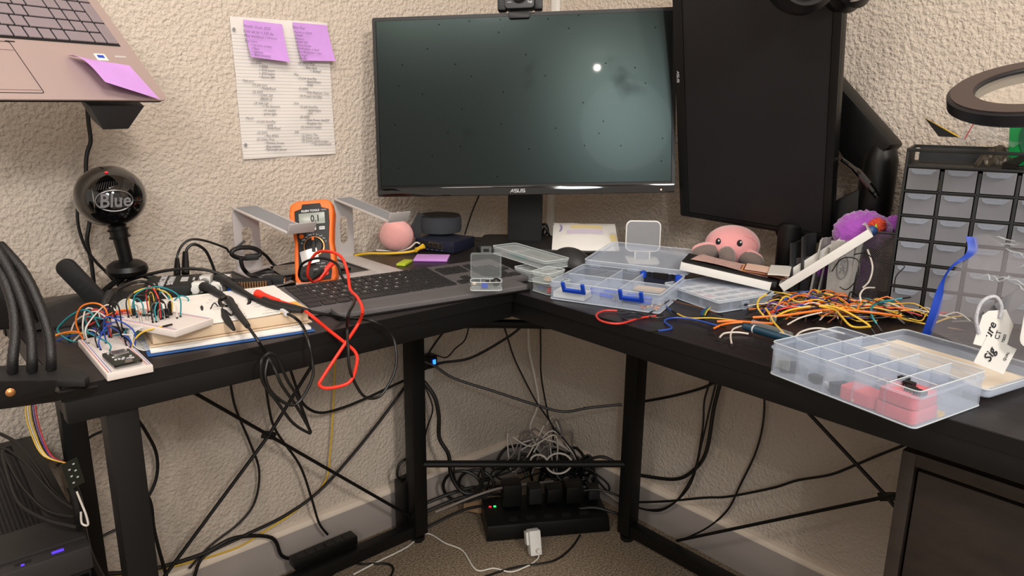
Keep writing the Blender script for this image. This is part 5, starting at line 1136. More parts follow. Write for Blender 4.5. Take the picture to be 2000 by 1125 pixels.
# ================================================================ mesh holder with grey fabric
mh_c = at(1745, 596, ZD)
mhd = thing('mesh_organizer', 'dark wire mesh holder beside the parts drawers', 'organizer', (1.228, .512, ZD), (0, 0, math.radians(-72)))
def wiremesh():
    m, nt, b = nm('wire_mesh'); b.inputs['Base Color'].default_value = (*hx('#5d5758'), 1); b.inputs['Roughness'].default_value = .4; b.inputs['Metallic'].default_value = .3
    tc = nt.nodes.new('ShaderNodeTexCoord'); mp_ = nt.nodes.new('ShaderNodeMapping'); mp_.inputs['Rotation'].default_value = (0, math.radians(45), 0); nt.links.new(tc.outputs['Object'], mp_.inputs[0])
    v = nt.nodes.new('ShaderNodeVectorMath'); v.operation = 'MODULO'; v.inputs[1].default_value = (.0026, 1, .0026)
    ad = nt.nodes.new('ShaderNodeVectorMath'); ad.operation = 'ADD'; ad.inputs[1].default_value = (1, 1, 1); nt.links.new(mp_.outputs[0], ad.inputs[0]); nt.links.new(ad.outputs[0], v.inputs[0])
    s = nt.nodes.new('ShaderNodeSeparateXYZ'); nt.links.new(v.outputs[0], s.inputs[0])
    a = nt.nodes.new('ShaderNodeMath'); a.operation = 'LESS_THAN'; a.inputs[1].default_value = .0009; nt.links.new(s.outputs[0], a.inputs[0])
    c = nt.nodes.new('ShaderNodeMath'); c.operation = 'LESS_THAN'; c.inputs[1].default_value = .0009; nt.links.new(s.outputs[2], c.inputs[0])
    mx = nt.nodes.new('ShaderNodeMath'); mx.operation = 'MAXIMUM'; nt.links.new(a.outputs[0], mx.inputs[0]); nt.links.new(c.outputs[0], mx.inputs[1])
    nt.links.new(mx.outputs[0], b.inputs['Alpha']); return m
M['wmesh'] = wiremesh()
mW, mHt = .052, .118
for yy, nme in ((0, 'mesh_panel'), (.085, 'mesh_panel')):
    MB().box(mW/2, yy, mHt/2+.002, mW, .0006, mHt-.002).build(nme, 'wmesh', mhd)
    MB().tube([(0, yy, .004), (0, yy, mHt*.86), (.008, yy, mHt), (mW, yy, mHt)], .0018, 8).build('rim', 'mesh', mhd)
MB().add([(-.10, 0.0, 0), (0, 0, 0), (0, 0, .085), (-.10, 0, .060)], [(0, 1, 2, 3)]).build('mesh_panel', 'wmesh', mhd)
MB().box(mW/2-.05, .0425, .0012, mW+.10, .085, .002).build('floor_panel', 'mesh', mhd)
fabp = mhd.location; Mf = mhd.rotation_euler.to_matrix()
for k in range(7):
    hgt = .082+.012*math.sin(k*1.3)+k*.002; x0 = -.100+k*.0150
    def ff(u, v, k=k, x0=x0, hgt=hgt):
        return fabp+Mf @ Vector((x0+.008*v*(1 if k > 1 else -.8)+.014*u+.003*math.sin(u*6+k), -.012+u*.055, .006+v*hgt+.002*noise.noise(Vector((u*6, v*6, k)))))
    tag(MB().grid(ff, 8, 8).build('folded_mask', 'grey' if k > 1 else 'dgrey', None, solid=.0028, ang=80), ['charcoal folded mask leftmost in the mesh holder', 'charcoal folded mask second from the left in the mesh holder', 'grey folded mask third from the left in the mesh holder', 'grey folded mask at the middle of the mesh holder', 'grey folded mask just right of the middle of the mesh holder', 'grey folded mask second from the right in the mesh holder', 'grey folded mask rightmost in the mesh holder'][k], 'mask')
lastm = MB().grid(lambda u, v: fabp+Mf @ Vector((-.040+u*.036, -.020-.006*v, .004+v*.098)), 8, 8).build('folded_mask', 'grey', None, solid=.003, ang=80); tag(lastm, 'pale grey mask facing front with an embossed oval, in the mesh holder', 'mask')
MB().tube([fabp+Mf @ Vector((-.018+math.cos(t)*.008, -.0278, .060+math.sin(t)*.020)) for t in [i*2*PI/24 for i in range(24)]], .0007, 5, closed=True).build('embossed_oval', 'alup', lastm)
text('embossed_lettering', 'BMC', .011, 'alup', lastm, T(*(fabp+Mf @ Vector((-.018, -.0275, .060)))) @ Matrix.Rotation(mhd.rotation_euler.z, 4, 'Z') @ RX90 @ R(-90, 'Z'))
# ================================================================ parts drawer cabinet
cabo = thing('parts_cabinet', 'black parts cabinet with rows of small clear drawers and a top tray', 'drawer cabinet', (1.198, .441, ZD))
cabo.rotation_euler = (0, 0, math.radians(-73.5))
ca, cbp = .048, .0372
ncol, nrow = 6, 6
cW = ca*ncol+.008; zt = .956-ZD; cH = zt+.030; dpt = .135
z_of = lambda r: zt-cbp*r
mb = MB()
mb.box(-.004, dpt/2, cH/2, .004, dpt, cH-.0005); mb.box(cW-.004, dpt/2, cH/2, .004, dpt, cH-.0005)
mb.box(cW/2-.004, dpt, (zt+.01)/2, cW-.004, .003, zt); mb.box(cW/2-.004, dpt/2, .004, cW-.004, dpt-.003, .007)
for r in range(nrow+1): mb.box(cW/2-.004, dpt/2, z_of(r)+.0035, cW-.004, dpt-.003, .0035)
for c_ in range(1, ncol): mb.box(c_*ca-.003, dpt/2, (zt+.0)/2, .0045, dpt-.003, zt-.004)
mb.box(cW/2-.004, .002, cH-.002, cW+.004, .005, .005)
mb.box(cW/2-.004, dpt-.002, cH-.002, cW+.004, .005, .005)
mb.build('frame', 'blackm', cabo, bevel=.0008)
MB().box(cW*.27, .10, zt+.017, cW*.50, .003, .022).build('top_tray_panel', 'dgrey', cabo)
MB().add([(cW*.40, .02, zt+.006), (cW*.46, .02, zt+.006), (cW*.46, .02, zt+.012), (cW*.52, .05, zt+.027), (cW*.49, .05, zt+.027), (cW*.40, .02, zt+.014)], [(0, 1, 2, 3, 4, 5)]).build('tray_divider', 'black', cabo, solid=.003)
def drawer(c_, r):
    x0 = c_*ca; z0_ = z_of(r+1)+.0065; w_ = ca-.0065; h_ = cbp-.0055
    d = MB().box(x0+w_/2, .001, z0_+h_/2, w_, .0016, h_).box(x0+w_/2, .060, z0_+.001, w_, .118, .0014).box(x0+.0007, .060, z0_+h_/2-.003, .0014, .118, h_-.006).box(x0+w_-.0007, .060, z0_+h_/2-.003, .0014, .118, h_-.006).build('drawer', 'smoke', cabo)
    yt = z0_+h_-.001
    MB().prism([(x0+.004, yt), (x0+w_-.004, yt), (x0+w_-.0075, yt-.0035), (x0+w_-.012, yt-.0065), (x0+.010, yt-.0065), (x0+.005, yt-.0035)], 0, .008, RX90 @ T(0, 0, 0)).build('handle_lip', 'frost', d, bevel=.0005)
    return d
for r in range(nrow):
    for c_ in range(ncol): drawer(c_, r)
Mcab = Matrix.Translation(cabo.location) @ Matrix.Rotation(cabo.rotation_euler.z, 4, 'Z')
def cbt(x, y, z): return Mcab @ Vector((x, y, z))
tag(MB().box(ca*.68, .012, z_of(1)+.015, .022, .004, .014, Mcab).build('yellow_packet', mat('dull_yellow', '#b3ad5c', .6)), 'yellowish packet behind the front of the top left drawer', 'packet')
random.seed(3)
for k in range(7): tag(MB().tube([cbt(ca*1.2+k*.003, .004, z_of(2)+.010), cbt(ca*1.3+k*.0035, .010, z_of(2)+.022-.002*k)], .0008, 6).build('screw', 'silver'), 'bright pin in the second row middle drawer', 'screw', 'pins in the second row middle drawer')
# things in its top tray
gcs = thing('disc_case', 'translucent green disc case standing in the cabinet top tray', 'case', tuple(cbt(ca*2.62, .05, zt+.007)), (math.radians(4), math.radians(-6), cabo.rotation_euler.z))
MB().box(.06, 0, .045, .12, .008, .088).build('shell', 'greenc', gcs, bevel=.001)
MB().lathe([(.040, 0), (.040, .0012), (.010, .0012)], 40, T(.052, -.0045, .040) @ R(90, 'X')).build('disc_recess', 'green', gcs)
MB().box(.065, -.0048, .045, .075, .001, .080).build('black_sleeve', 'black', gcs)
MB().lathe([(.012, 0), (.012, .002)], 24, T(.042, -.0056, .022) @ R(90, 'X')).build('hub', 'gloss', gcs)
yc_ = tag(MB().add([cbt(.010, .030, zt+.075), cbt(.062, .030, zt+.048), cbt(.040, .030, zt+.052), cbt(.010, .031, zt+.075)], [(0, 1, 2)]).build('card', 'yellow', None, solid=.001), 'yellow and black card sticking up from the cabinet top tray', 'card')
o = MB().add([cbt(.010, .0285, zt+.0745), cbt(.058, .0285, zt+.0475), cbt(.032, .0285, zt+.048)], [(0, 1, 2)]).build('black_print', 'black', yc_, solid=.0005)
lz = tag(MB().tube([cbt(.066, .03, zt+.045), cbt(.075, .03, zt+.070)], .0007, 6).build('pin', 'redc'), 'thin red stick rising from the cabinet top tray', 'stick')
MB().grid(lambda u, v: cbt(.060+u*.030, .027+v*.012, zt+.079-.014*u*u+.002*math.sin(v*3)), 6, 3).build('flap', 'cream', lz, ang=80)
tag(MB().grid(lambda u, v: cbt(.06+u*.085, .04+.02*v, zt+.040+v*.035*(1-.5*abs(2*u-1)**1.5)+.008*noise.noise(Vector((u*7, v*5, 4)))), 20, 10).build('plastic_bag', 'bag', None, ang=25), 'crumpled clear plastic bag in the cabinet top tray', 'bag')
tag(MB().grid(lambda u, v: cbt(ca*1.75+u*.055, .03+.03*v, zt+.009+.028*math.sin(PI*u)*(v**.5)+.006*noise.noise(Vector((u*8, v*5, 9)))), 20, 10).build('silver_bag', mat('foil_bag', '#4a463f', .25, metal=.6), None, ang=25), 'dark foil bag crumpled in the cabinet top tray', 'bag')
# ================================================================ magnifier lamp
rc = ray(2026, 193).normalized(); rp = Vector((0, 0, H))+rc*1.13
ml = thing('magnifier_lamp', 'round brown-black magnifier lamp head at the right edge of the view', 'lamp', tuple(rp))
ml.rotation_euler = (math.radians(18), math.radians(-12), VIEW-.35)
MB().lathe([(.070, 0), (.098, 0), (.103, .004), (.103, .020), (.098, .023), (.073, .023), (.070, .020), (.070, 0)], 64, Matrix.Diagonal((.93, .93, .8, 1)), caps=False).build('housing', 'ringd', ml, bevel=0)
MB().lathe([(.067, .0180), (.0915, .0180), (.0915, .0194), (.067, .0194), (.067, .0180)], 64, caps=False).build('top_ring', 'ring', ml)
MB().lathe([(.0001, .006), (.040, .0075), (.065, .010), (.065, .013), (.040, .0155), (.0001, .017)], 48).build('lens', 'glass', ml)
MB().tube([(.10, .0, .012), (.16, .03, .02), (.26, .06, .10)], .008, 10).build('arm', 'ringd', ml)
# ================================================================ big compartment box at the right desk edge
A_ = at(1501, 730, ZD); B_ = at(1785, 841, ZD)
u_ = B_-A_; oL = u_.length; oy = math.atan2(u_.y, u_.x); oD = .125; oH = .041
ob = thing('parts_organizer', 'big open compartment box jutting over the right desk edge', 'storage box', (A_.x, A_.y, ZD+.0006), (0, 0, oy))
clear_tray(ob, oL, oD, oH, (.2, .4, .6, .8), (.34, .67), 'frost', .0016)
lD = .150; lo = rrect(oL+.004, lD, .008, 5, oL/2, lD/2+.004)
lM = T(0, oD+.002, .008) @ R(-1.5, 'X')
MB().prism(lo, 0, .0014, lM).frame(lo, rrect(oL-.006, lD-.010, .006, 5, oL/2, lD/2+.004), .0014, .009, lM).build('lid', 'frost', ob)
MB().tube([(x, y, .009) for x, y in lo], .0009, 5, lM, closed=True).build('lid_rim', 'rim', ob)
for x in (.16, .82): MB().box(oL*x, oD+.001, .020, .022, .005, .005).build('hinge', 'frost', ob)
MB().box(-.002, oD*.12, .025, .005, .010, .006).build('pivot', 'frost', ob)
MB().box(oL*.11, -.002, .021, .020, .002, .015).build('latch', 'frostd', ob, bevel=.0006)
tag(MB().prism([(.012, .024), (oL-.010, .024), (oL-.010, lD-.034), (.012, lD-.034)], .0018, .0026, Matrix.Translation(ob.location) @ Matrix.Rotation(oy, 4, 'Z') @ lM).build('paper_insert', 'ivory'), 'cream paper sheet lying in the open lid of the big compartment box', 'paper')
Mo = Matrix.Translation(ob.location) @ Matrix.Rotation(oy, 4, 'Z')
def ol(x, y, z): return Mo @ Vector((x, y, z))
def pk2(lab, x, y, z, sx, sy, sz, mt='pinkf', name='foam_block', rz=0, r=.006, cat='foam'):
    return tag(MB().prism(rrect(sx, sy, r, 5), 0, sz, Mo @ T(x, y, z) @ R(rz, 'Z')).build(name, mt, None, bevel=.0012), lab, cat)
pk2('pink foam block on top at the front right of the big compartment box', oL*.86, .026, .0175, oL*.22, .046, .013)
pk2('pink foam block at the bottom right front of the big compartment box', oL*.86, .026, .002, oL*.24, .047, .014)
pk2('pink foam strip at the front middle of the big compartment box', oL*.62, .018, .002, oL*.24, .028, .014)
for k, (x, y) in enumerate(((.78, .040), (.84, .032), (.89, .020), (.95, .018))):
    t = tag(MB().box(oL*x, y, .0335, .0105, .0075, .005, Mo).build('chip', 'black'), ['leftmost black chip on the pink foam', 'second black chip from the left on the pink foam', 'third black chip from the left on the pink foam', 'rightmost black chip on the pink foam'][k], 'chip')
    p_ = MB()
    for q in range(4): p_.box(oL*x-.0045+q*.003, y-.0048, .0315, .0008, .0025, .003, Mo)
    o = p_.build('pins', 'silver', t)
random.seed(31)
stf = [('dark blue folded part', 'navy', (.010, .020, .012)), ('navy connector', 'navy', (.016, .008, .008)), ('black connector', 'black', (.014, .010, .008)), ('grey connector', 'alup', (.012, .010, .010)), ('white plug', 'white', (.018, .005, .004)), ('cream strip', 'cream', (.022, .004, .003))]
spots = [(.07, .020), (.13, .030), (.28, .020), (.33, .034), (.38, .018), (.56, .010), (.47, .014), (.72, .012)]
for k, (x, y) in enumerate(spots):
    nme, mt, sz = stf[k % 6]
    tag(MB().box(0, 0, sz[2]/2+.002, *sz, Mo @ T(oL*x, y, .001) @ R(random.uniform(-40, 40), 'Z')).build('connector', mt, None, bevel=.0006), '%s in the %s of the big compartment box' % (nme, ['left end front cell', 'left front cell beside the end', 'second front cell near the front wall', 'second front cell near its divider', 'second front cell at right', 'middle front cell', 'third front cell', 'fourth front cell'][k]), 'component')
for k, (x, y, l_) in enumerate(((.36, .090, .05), (.55, .075, .04), (.62, .095, .055), (.75, .070, .03))):
    tag(MB().tube(smooth([ol(oL*x-.01, y, .006), ol(oL*x, y+.006, .012), ol(oL*x+l_*.5, y-.004, .010), ol(oL*x+l_*.8, y, .005)], 4), .001, 6).build('lead_strip', 'cream' if k % 2 else 'silver'), ['bent silver leads in the back left cells of the big compartment box', 'cream lead strip at the centre of the big compartment box', 'bent silver leads right of the centre of the big compartment box', 'cream lead strip near the right back cell of the big compartment box'][k], 'component')
tag(MB().tube([ol(oL*.86, .075+math.cos(t)*.012, .014+math.sin(t)*.012) for t in [i*PI/10 for i in range(11)]], .0008, 6).build('wire_hoop', 'silver'), 'thin silver hoop standing in the right middle cell of the big compartment box', 'component')
tag(MB().box(oL*.96, .052, .004, .010, .012, .004, Mo).build('tab', 'yellow', None), 'yellow tab in the right front corner of the big compartment box', 'component')
tag(MB().box(oL*.83, .060, .003, .014, .005, .003, Mo).build('fuse', 'dgrey', None), 'small grey part in front of the yellow tab', 'component')
# ================================================================ marker pen
pa_ = at(1453, 637, ZD+.008); pb2 = at(1560, 668, ZD+.008); d_ = (pb2-pa_).normalized()
pn_ = thing('marker_pen', 'dark teal-blue marker pen lying in front of the wire tangle', 'pen', tuple(pa_), (0, 0, math.atan2(d_.y, d_.x)))
MB().lathe([(.0045, 0), (.0056, .003), (.0056, .120), (.0045, .124)], 20, R(90, 'Y')).build('barrel', M.setdefault('tealb', mat('deep_teal_plastic', '#0f3c52', .2, coat=.5)), pn_)
MB().lathe([(.0057, .016), (.0059, .0165), (.0059, .018), (.0057, .0185)], 20, R(90, 'Y')).build('white_ring', 'print_', pn_)
MB().box(.075, .0, .0057, .035, .0025, .0003).build('printed_line', 'print_', pn_)
sn = at(1470, 630, ZD+.009); sn2 = at(1545, 655, ZD+.009)
tag(MB().tube([sn, sn2], .0045, 10).build('clear_tube', 'frostd'), 'clear tube lying behind the teal marker pen', 'tube')
# ================================================================ loose jumper wires: a tangle
random.seed(77)
RV = Vector((math.sin(YAW), -math.cos(YAW), 0)); FV = Vector((math.cos(YAW), math.sin(YAW), 0))
base = at(1455, 625, ZD)
cols = ['orange']*100+['yellow']*90+['red']*44+['blue']*54+['green']*16+['black']*150+['white']*50+['brown']*60+['purple']*14+['grey']*40+['teal']*12
random.shuffle(cols)
names = {}; nw = 0
for i, c in enumerate(cols):
    t = random.random()
    cx = random.triangular(.05, .40, .20); fr = random.triangular(-.035, .115, .035)
    mid = base+RV*cx+FV*(fr+.02)
    L = random.uniform(.05, .13); ang = random.gauss(.05, .42); lv = .0015+.020*random.random()*max(.15, 1-abs(cx-.2)/.25)
    if mid.x > 1.285 or mid.x < .86: continue
    # keep clear of the drawer cabinet and the big box
    dirv = RV*math.cos(ang)+FV*math.sin(ang); per = Vector((-dirv.y, dirv.x, 0))
    bend = random.gauss(0, .014); bend2 = random.gauss(0, .014); hop = abs(random.gauss(0, .006))
    pts = []
    for q, s_ in enumerate((-1, -.5, 0, .5, 1)):
        p = mid+dirv*(s_*L/1.6)+per*((bend if q in (1, 2) else bend2 if q == 3 else 0)); p.z = ZD+.0015+lv*(1-.45*abs(s_))+(hop if q in (1, 3) else 0)+(.004*random.random()); pts.append(p)
    if any(p.x > 1.30 or (p-Vector((1.22, .44, p.z))).length < .02 for p in pts): continue
    bad = False
    for p in pts:      # in front of the drawer cabinet face, off the big box, off the kit box
        lc = Matrix.Rotation(-cabo.rotation_euler.z, 3, 'Z') @ (p-cabo.location)
        if lc.y > -.006 and lc.x > -.075: bad = True
        lo_ = Mo.inverted() @ p
        if lo_.y < oD+.165 and lo_.x > -.004 and lo_.y > -.01: bad = True
        lk = Matrix.Rotation(-kit.rotation_euler.z, 3, 'Z') @ (p-kit.location)
        if lk.x < kw+.003 and lk.y > -.003: bad = True
    if bad or nw > 262: continue
    nw += 1
    e = (1, 1) if random.random() < .45 else (0, 0)
    o = jumper(c, pts, '%s jumper wire in the loose tangle of wires on the right board' % c, '%s loose jumper wires' % c, r=random.choice((.0009, .001, .0012)), ends=e, k=4)
print('loose wires', nw)
# wires seen singly
def J2(c, pts, lab, r=.0012, ends=(1, 1)): return jumper(c, pts, lab, None, r, ends, 6)
J2('red', [at(1205, 607, ZD+.003), at(1180, 607, ZD+.003), at(1165, 615, ZD+.003), at(1175, 627, ZD+.003), at(1210, 632, ZD+.003), at(1250, 621, ZD+.003), at(1281, 617, ZD+.003)], 'red jumper wire curving on the desk in front of the frosted tray', .0016)
J2('black', [at(1295, 595, ZD+.010), at(1280, 605, ZD+.004), at(1250, 620, ZD+.004), at(1225, 624, ZD+.003), at(1216, 616, ZD+.003), at(1240, 611, ZD+.003), at(1275, 620, ZD+.003), at(1308, 618, ZD+.003)], 'black jumper wire looped beside the red one in front of the frosted tray', .0013)
J2('blue', [at(1285, 646, ZD+.003), at(1312, 641, ZD+.003), at(1298, 628, ZD+.003), at(1312, 621, ZD+.003), at(1350, 623, ZD+.003), at(1402, 636, ZD+.003)], 'blue jumper wire with a hooked bend near the front desk edge', .0015)
J2('blue', [at(1300, 590, ZD+.003), at(1303, 600, ZD+.003), at(1315, 610, ZD+.003)], 'short blue jumper wire right of the frosted tray')
J2('yellow', [at(1322, 612, ZD+.004), at(1345, 621, ZD+.003), at(1390, 621, ZD+.004), at(1440, 626, ZD+.006)], 'dull yellow jumper wire running along to the tangle', .001)
J2('brown', [at(1306, 583, ZD+.003), at(1330, 592, ZD+.004), at(1365, 600, ZD+.004), at(1400, 612, ZD+.004)], 'brown jumper wire emerging beside the kit box', .001)
for k, c in enumerate(('blue', 'green', 'yellow')):
    J2(c, [at(1368+k*4, 617, ZD+.003), at(1374+k*4, 606, ZD+.004), at(1385+k*2, 600, ZD+.004)], '%s wire stub in the trio in front of the kit box' % c, .0011, (1, 0))
J2('orange', [at(1400, 628, ZD+.004), at(1430, 627, ZD+.005), at(1465, 629, ZD+.008), at(1510, 632, ZD+.012)], 'thick orange jumper wire lying foremost left of the pen', .0018)
J2('orange', [at(1393, 642, ZD+.003), at(1415, 633, ZD+.004), at(1450, 629, ZD+.006)], 'orange jumper wire with a black tip pointing to the desk edge', .0016, (1, 0))
J2('white', [at(1405, 660, ZD+.003), at(1415, 651, ZD+.004), at(1440, 649, ZD+.004), at(1462, 652, ZD+.003)], 'white jumper wire lying in front of the pen', .0014, (1, 0))
J2('white', [at(1429, 672, ZD+.003), at(1427, 655, ZD+.004), at(1432, 643, ZD+.004), at(1448, 637, ZD+.005)], 'white jumper wire crossing the other with its tip down', .0013, (1, 0))
J2('yellow', [at(1497, 575, ZD+.035), at(1482, 585, ZD+.032), at(1480, 600, ZD+.026), at(1490, 615, ZD+.015), at(1502, 625, ZD+.010)], 'yellow jumper wire standing up against the kit box', .0014, (1, 0))
J2('yellow', [at(1495, 602, ZD+.022), at(1504, 615, ZD+.018), at(1510, 628, ZD+.014), at(1525, 645, ZD+.010), at(1535, 657, ZD+.005)], 'yellow jumper wire running down behind the pen', .0015, (0, 1))
J2('yellow', [at(1512, 620, ZD+.016), at(1545, 605, ZD+.022), at(1600, 597, ZD+.028), at(1640, 603, ZD+.028), at(1690, 630, ZD+.016), at(1700, 640, ZD+.01)], 'long yellow jumper wire arching over the whole tangle', .0016)
J2('yellow', [at(1600, 598, ZD+.030), at(1630, 605, ZD+.030), at(1645, 620, ZD+.028), at(1665, 638, ZD+.022), at(1700, 638, ZD+.015)], 'yellow jumper wire in a wide loop on top of the tangle', .0015)
J2('orange', [at(1470, 620, ZD+.014), at(1530, 616, ZD+.018), at(1620, 605, ZD+.024), at(1700, 610, ZD+.024), at(1760, 618, ZD+.018)], 'thick orange jumper wire stretched along the tangle', .0019)
J2('white', [at(1538, 634, ZD+.014), at(1565, 620, ZD+.02), at(1605, 610, ZD+.024)], 'white jumper wire slanting across the tangle', .0012, (0, 0))
J2('white', [at(1550, 663, ZD+.004), at(1565, 648, ZD+.006), at(1600, 641, ZD+.012), at(1650, 652, ZD+.008)], 'white jumper wire curling behind the big compartment box', .0014)
J2('blue', [at(1515, 612, ZD+.012), at(1525, 590, ZD+.02), at(1560, 578, ZD+.024), at(1600, 583, ZD+.024), at(1620, 595, ZD+.02)], 'dark blue jumper wire arching at the left of the tangle', .0013)
J2('teal', [at(1762, 583, ZD+.03), at(1730, 588, ZD+.026), at(1705, 597, ZD+.024), at(1702, 615, ZD+.02), at(1712, 632, ZD+.01)], 'teal-blue jumper wire hooking round beside the mesh holder', .0017)
J2('white', [at(1708, 562, ZD+.04), at(1690, 563, ZD+.042), at(1680, 575, ZD+.036), at(1682, 590, ZD+.026)], 'white jumper wire hooking upward in front of the mesh holder', .0014, (0, 0))
J2('white', [atx(1694, 487, 1.19), atx(1704, 520, 1.185), atx(1698, 548, 1.18), atx(1685, 562, 1.175)], 'white jumper wire hanging down over the pale mask', .0014, (1, 0))
J2('black', [atx(1625, 530, 1.19), atx(1645, 505, 1.18), atx(1675, 508, 1.18), atx(1676, 540, 1.175), atx(1655, 565, 1.17), atx(1640, 560, 1.17)], 'thin black wire looping over the grey masks', .0009, (0, 0))
J2('black', [atx(1668, 497, 1.185), atx(1690, 495, 1.18), atx(1715, 510, 1.17), atx(1745, 516, 1.165), atx(1767, 520, 1.165), atx(1750, 540, 1.16), atx(1746, 570, 1.16)], 'thin black wire straggling over the mesh holder onto the drawers', .0009, (0, 0))
tw = tag(MB().ball((0, 0, 0), .006, .005, .008, 10, 7, T(*at(1510, 622, ZD+.018))).build('tie', 'frostd'), 'clear twist tie knotted at the left of the tangle', 'tie')
# ================================================================ zip bag
random.seed(9)
zp = [(1822, 655, .90), (1838, 610, .95), (1855, 565, .98), (1874, 520, 1.0), (1890, 490, 1.02), (1886, 462, 1.03)]
zx = [at(1815, 652, ZD+.004)]+[atx(x, y, .985+.012*i) for i, (x, y) in enumerate(((1828, 610), (1840, 570), (1872, 530), (1892, 503), (1905, 480), (1884, 462)))]
zx[0].x = min(zx[0].x, 1.0)
zb0 = at(1800, 655, ZD+.012); zpath = smooth([at(1800, 652, ZD+.012), atx(1815, 610, 1.075), atx(1830, 565, 1.08), atx(1858, 520, 1.085), atx(1888, 492, 1.09), atx(1886, 462, 1.095)], 6)
bag = thing('zip_bag', 'crumpled clear zip bag with a blue zipper, leaning on the parts drawers', 'bag', tuple(zpath[0]))
bi = Matrix.Translation(-bag.location)
def bp_(o): o.matrix_parent_inverse = bi; return o
n = len(zpath)
def zip_fn(u, v):
    p = zpath[min(n-1, int(round(v*(n-1))))]; wdt = .016*(1-.75*math.exp(-((v-.55)/.16)**2))*(1 if v < .55 else -1)
    return p+RV*(u*abs(wdt))*1+Vector((-.006*u, 0, 0))
bp_(MB().grid(zip_fn, 2, n-1).build('zipper_strip', 'blue', bag, solid=.0008, ang=80))
far = [at(2100, 760, ZD+.02), at(2100, 700, ZD+.05), atx(2120, 620, .95), atx(2120, 560, .96), atx(2110, 520, .98), atx(2100, 485, 1.0)]
far = smooth(far, 6)
def film(sgn, seed):
    def f(u, v):
        i = min(n-1, int(round(v*(n-1)))); a = zpath[i]+RV*.008; b = far[min(len(far)-1, i)]
        p = a.lerp(b, u); w1 = math.sin(PI*min(1, u*1.1))**.6
        puff = sgn*(.020+.014*math.sin(PI*v))*w1
        nn = Vector((-FV.x, -FV.y, .35))
        k = .016*noise.noise(Vector((u*4, v*4, seed)))-.012*abs(noise.noise(Vector((u*7+v*3, v*5-u*2, seed+4))))
        q = p+nn*(puff+k*w1)+Vector((0, 0, -.012*w1*(1-v)))
        q.z = max(q.z, ZD+.006+.012*(sgn > 0))
        if v > .82: q.z += .008*math.sin(u*9+seed)*w1
        return q
    return f
bp_(MB().grid(film(1, 1), 40, n-1).build('front_film', 'bag', bag, ang=80))
bp_(MB().grid(film(-.3, 6), 40, n-1).build('back_film', 'bag', bag, ang=80))
ff = film(1, 1); cr2 = MB(); random.seed(41)
for k in range(22):
    u0 = random.uniform(.1, .8); v0 = random.uniform(.45, .97); a_ = random.uniform(-.5, .9); pp = []
    for q in range(5):
        uu = min(.98, max(.02, u0+q*.035*math.cos(a_)+random.uniform(-.008, .008))); vv = min(.99, max(.05, v0+q*.05*math.sin(a_)+random.uniform(-.02, .02)))
        pp.append(ff(uu, vv)-FV*.002)
    cr2.tube(smooth(pp, 3), [.0003+.0007*math.sin(PI*i/12) for i in range(13)], 4)
bp_(cr2.build('crease_highlight', 'rim', bag))  # pale ridges put in as highlights on the crinkled film
# things seen inside / through it
for k, (c_, l0, l1) in enumerate((('red', (1812, 612), (1880, 620)), ('red', (1820, 622), (1870, 612)), ('yellow', (1806, 640), (1895, 615)), ('white', (1800, 612), (1850, 608)), ('brown', (1850, 640), (1930, 668)), ('black', (1840, 650), (1920, 655)), ('grey', (1860, 628), (1925, 640)))):
    J2(c_, [at(*l0, ZD+.006+.002*k), at((l0[0]+l1[0])/2, (l0[1]+l1[1])/2-6, ZD+.012), at(*l1, ZD+.006+.002*k)], '%s wire seen through the clear zip bag, %s' % (c_, ('uppermost', 'second from the top', 'longest', 'at the zipper', 'lower right', 'lowest', 'at the middle')[k]), .0013, (0, 1))
for k in range(6):
    a0 = at(1845+k*14, 658+k*4, ZD+.006); tag(MB().box(0, 0, 0, .040, .008, .004, T(*a0) @ Matrix.Rotation(VIEW+random.uniform(-.5, .3), 4, 'Z')).build('black_clip', 'rub', None, bevel=.001), 'dark part among those behind the open lid of the compartment box', 'component', 'dark parts behind the open lid')
for k in range(3):
    a0 = atx(1960+k*22, 600-k*14, 1.03); tag(MB().box(0, 0, 0, .075, .002, .020, T(*a0) @ Matrix.Rotation(VIEW, 4, 'Z') @ R(-38, 'Y')).build('ribbed_strip', 'smoke', None), 'grey translucent strip slanting inside the zip bag, %s' % ('lowest', 'middle', 'highest')[k], 'strip')
TGS = 1.05
tg = thing('hang_tag', 'white folded hang tag with black script on a striped loop', 'tag', tuple(atx(1944, 645, .93)), (math.radians(-8), math.radians(14), VIEW))
tg.scale = (TGS, TGS, TGS)
hexo = [(-.019, -.020), (.019, -.020), (.019, .012), (.008, .021), (-.008, .021), (-.019, .012)]
MB().prism([(-.019, -.020), (.017, -.020), (.017, .010), (.004, .024), (-.014, .018), (-.019, .012)], 0, .0006, RX90).build('front_panel', 'white', tg)
MB().prism([(-.016, -.018), (.020, -.016), (.020, .014), (-.016, .014)], 0, .0006, T(.006, -.001, -.024) @ R(10, 'Y') @ RX90).build('back_panel', 'white', tg)
text('lettering', 'ure', .013, 'ink', tg, T(-.006, -.0010, -.002) @ R(4, 'Y') @ RX90 @ R(90, 'Z'), shear=.3, bold=.0001)
text('lettering', 'ECT', .0075, 'ink', tg, T(.004, -.0010, -.006) @ RX90 @ R(90, 'Z'))
text('lettering', 'TEED', .0040, 'ink', tg, T(.0115, -.0010, -.006) @ RX90 @ R(90, 'Z'))
text('lettering', 'Sig', .013, 'ink', tg, T(.001, -.0026, -.027) @ R(10, 'Y') @ RX90 @ R(90, 'Z'), shear=.3, bold=.0001)
text('lettering', 'QUAL', .0038, 'ink', tg, T(.019, -.0026, -.024) @ R(10, 'Y') @ RX90 @ R(90, 'Z'))
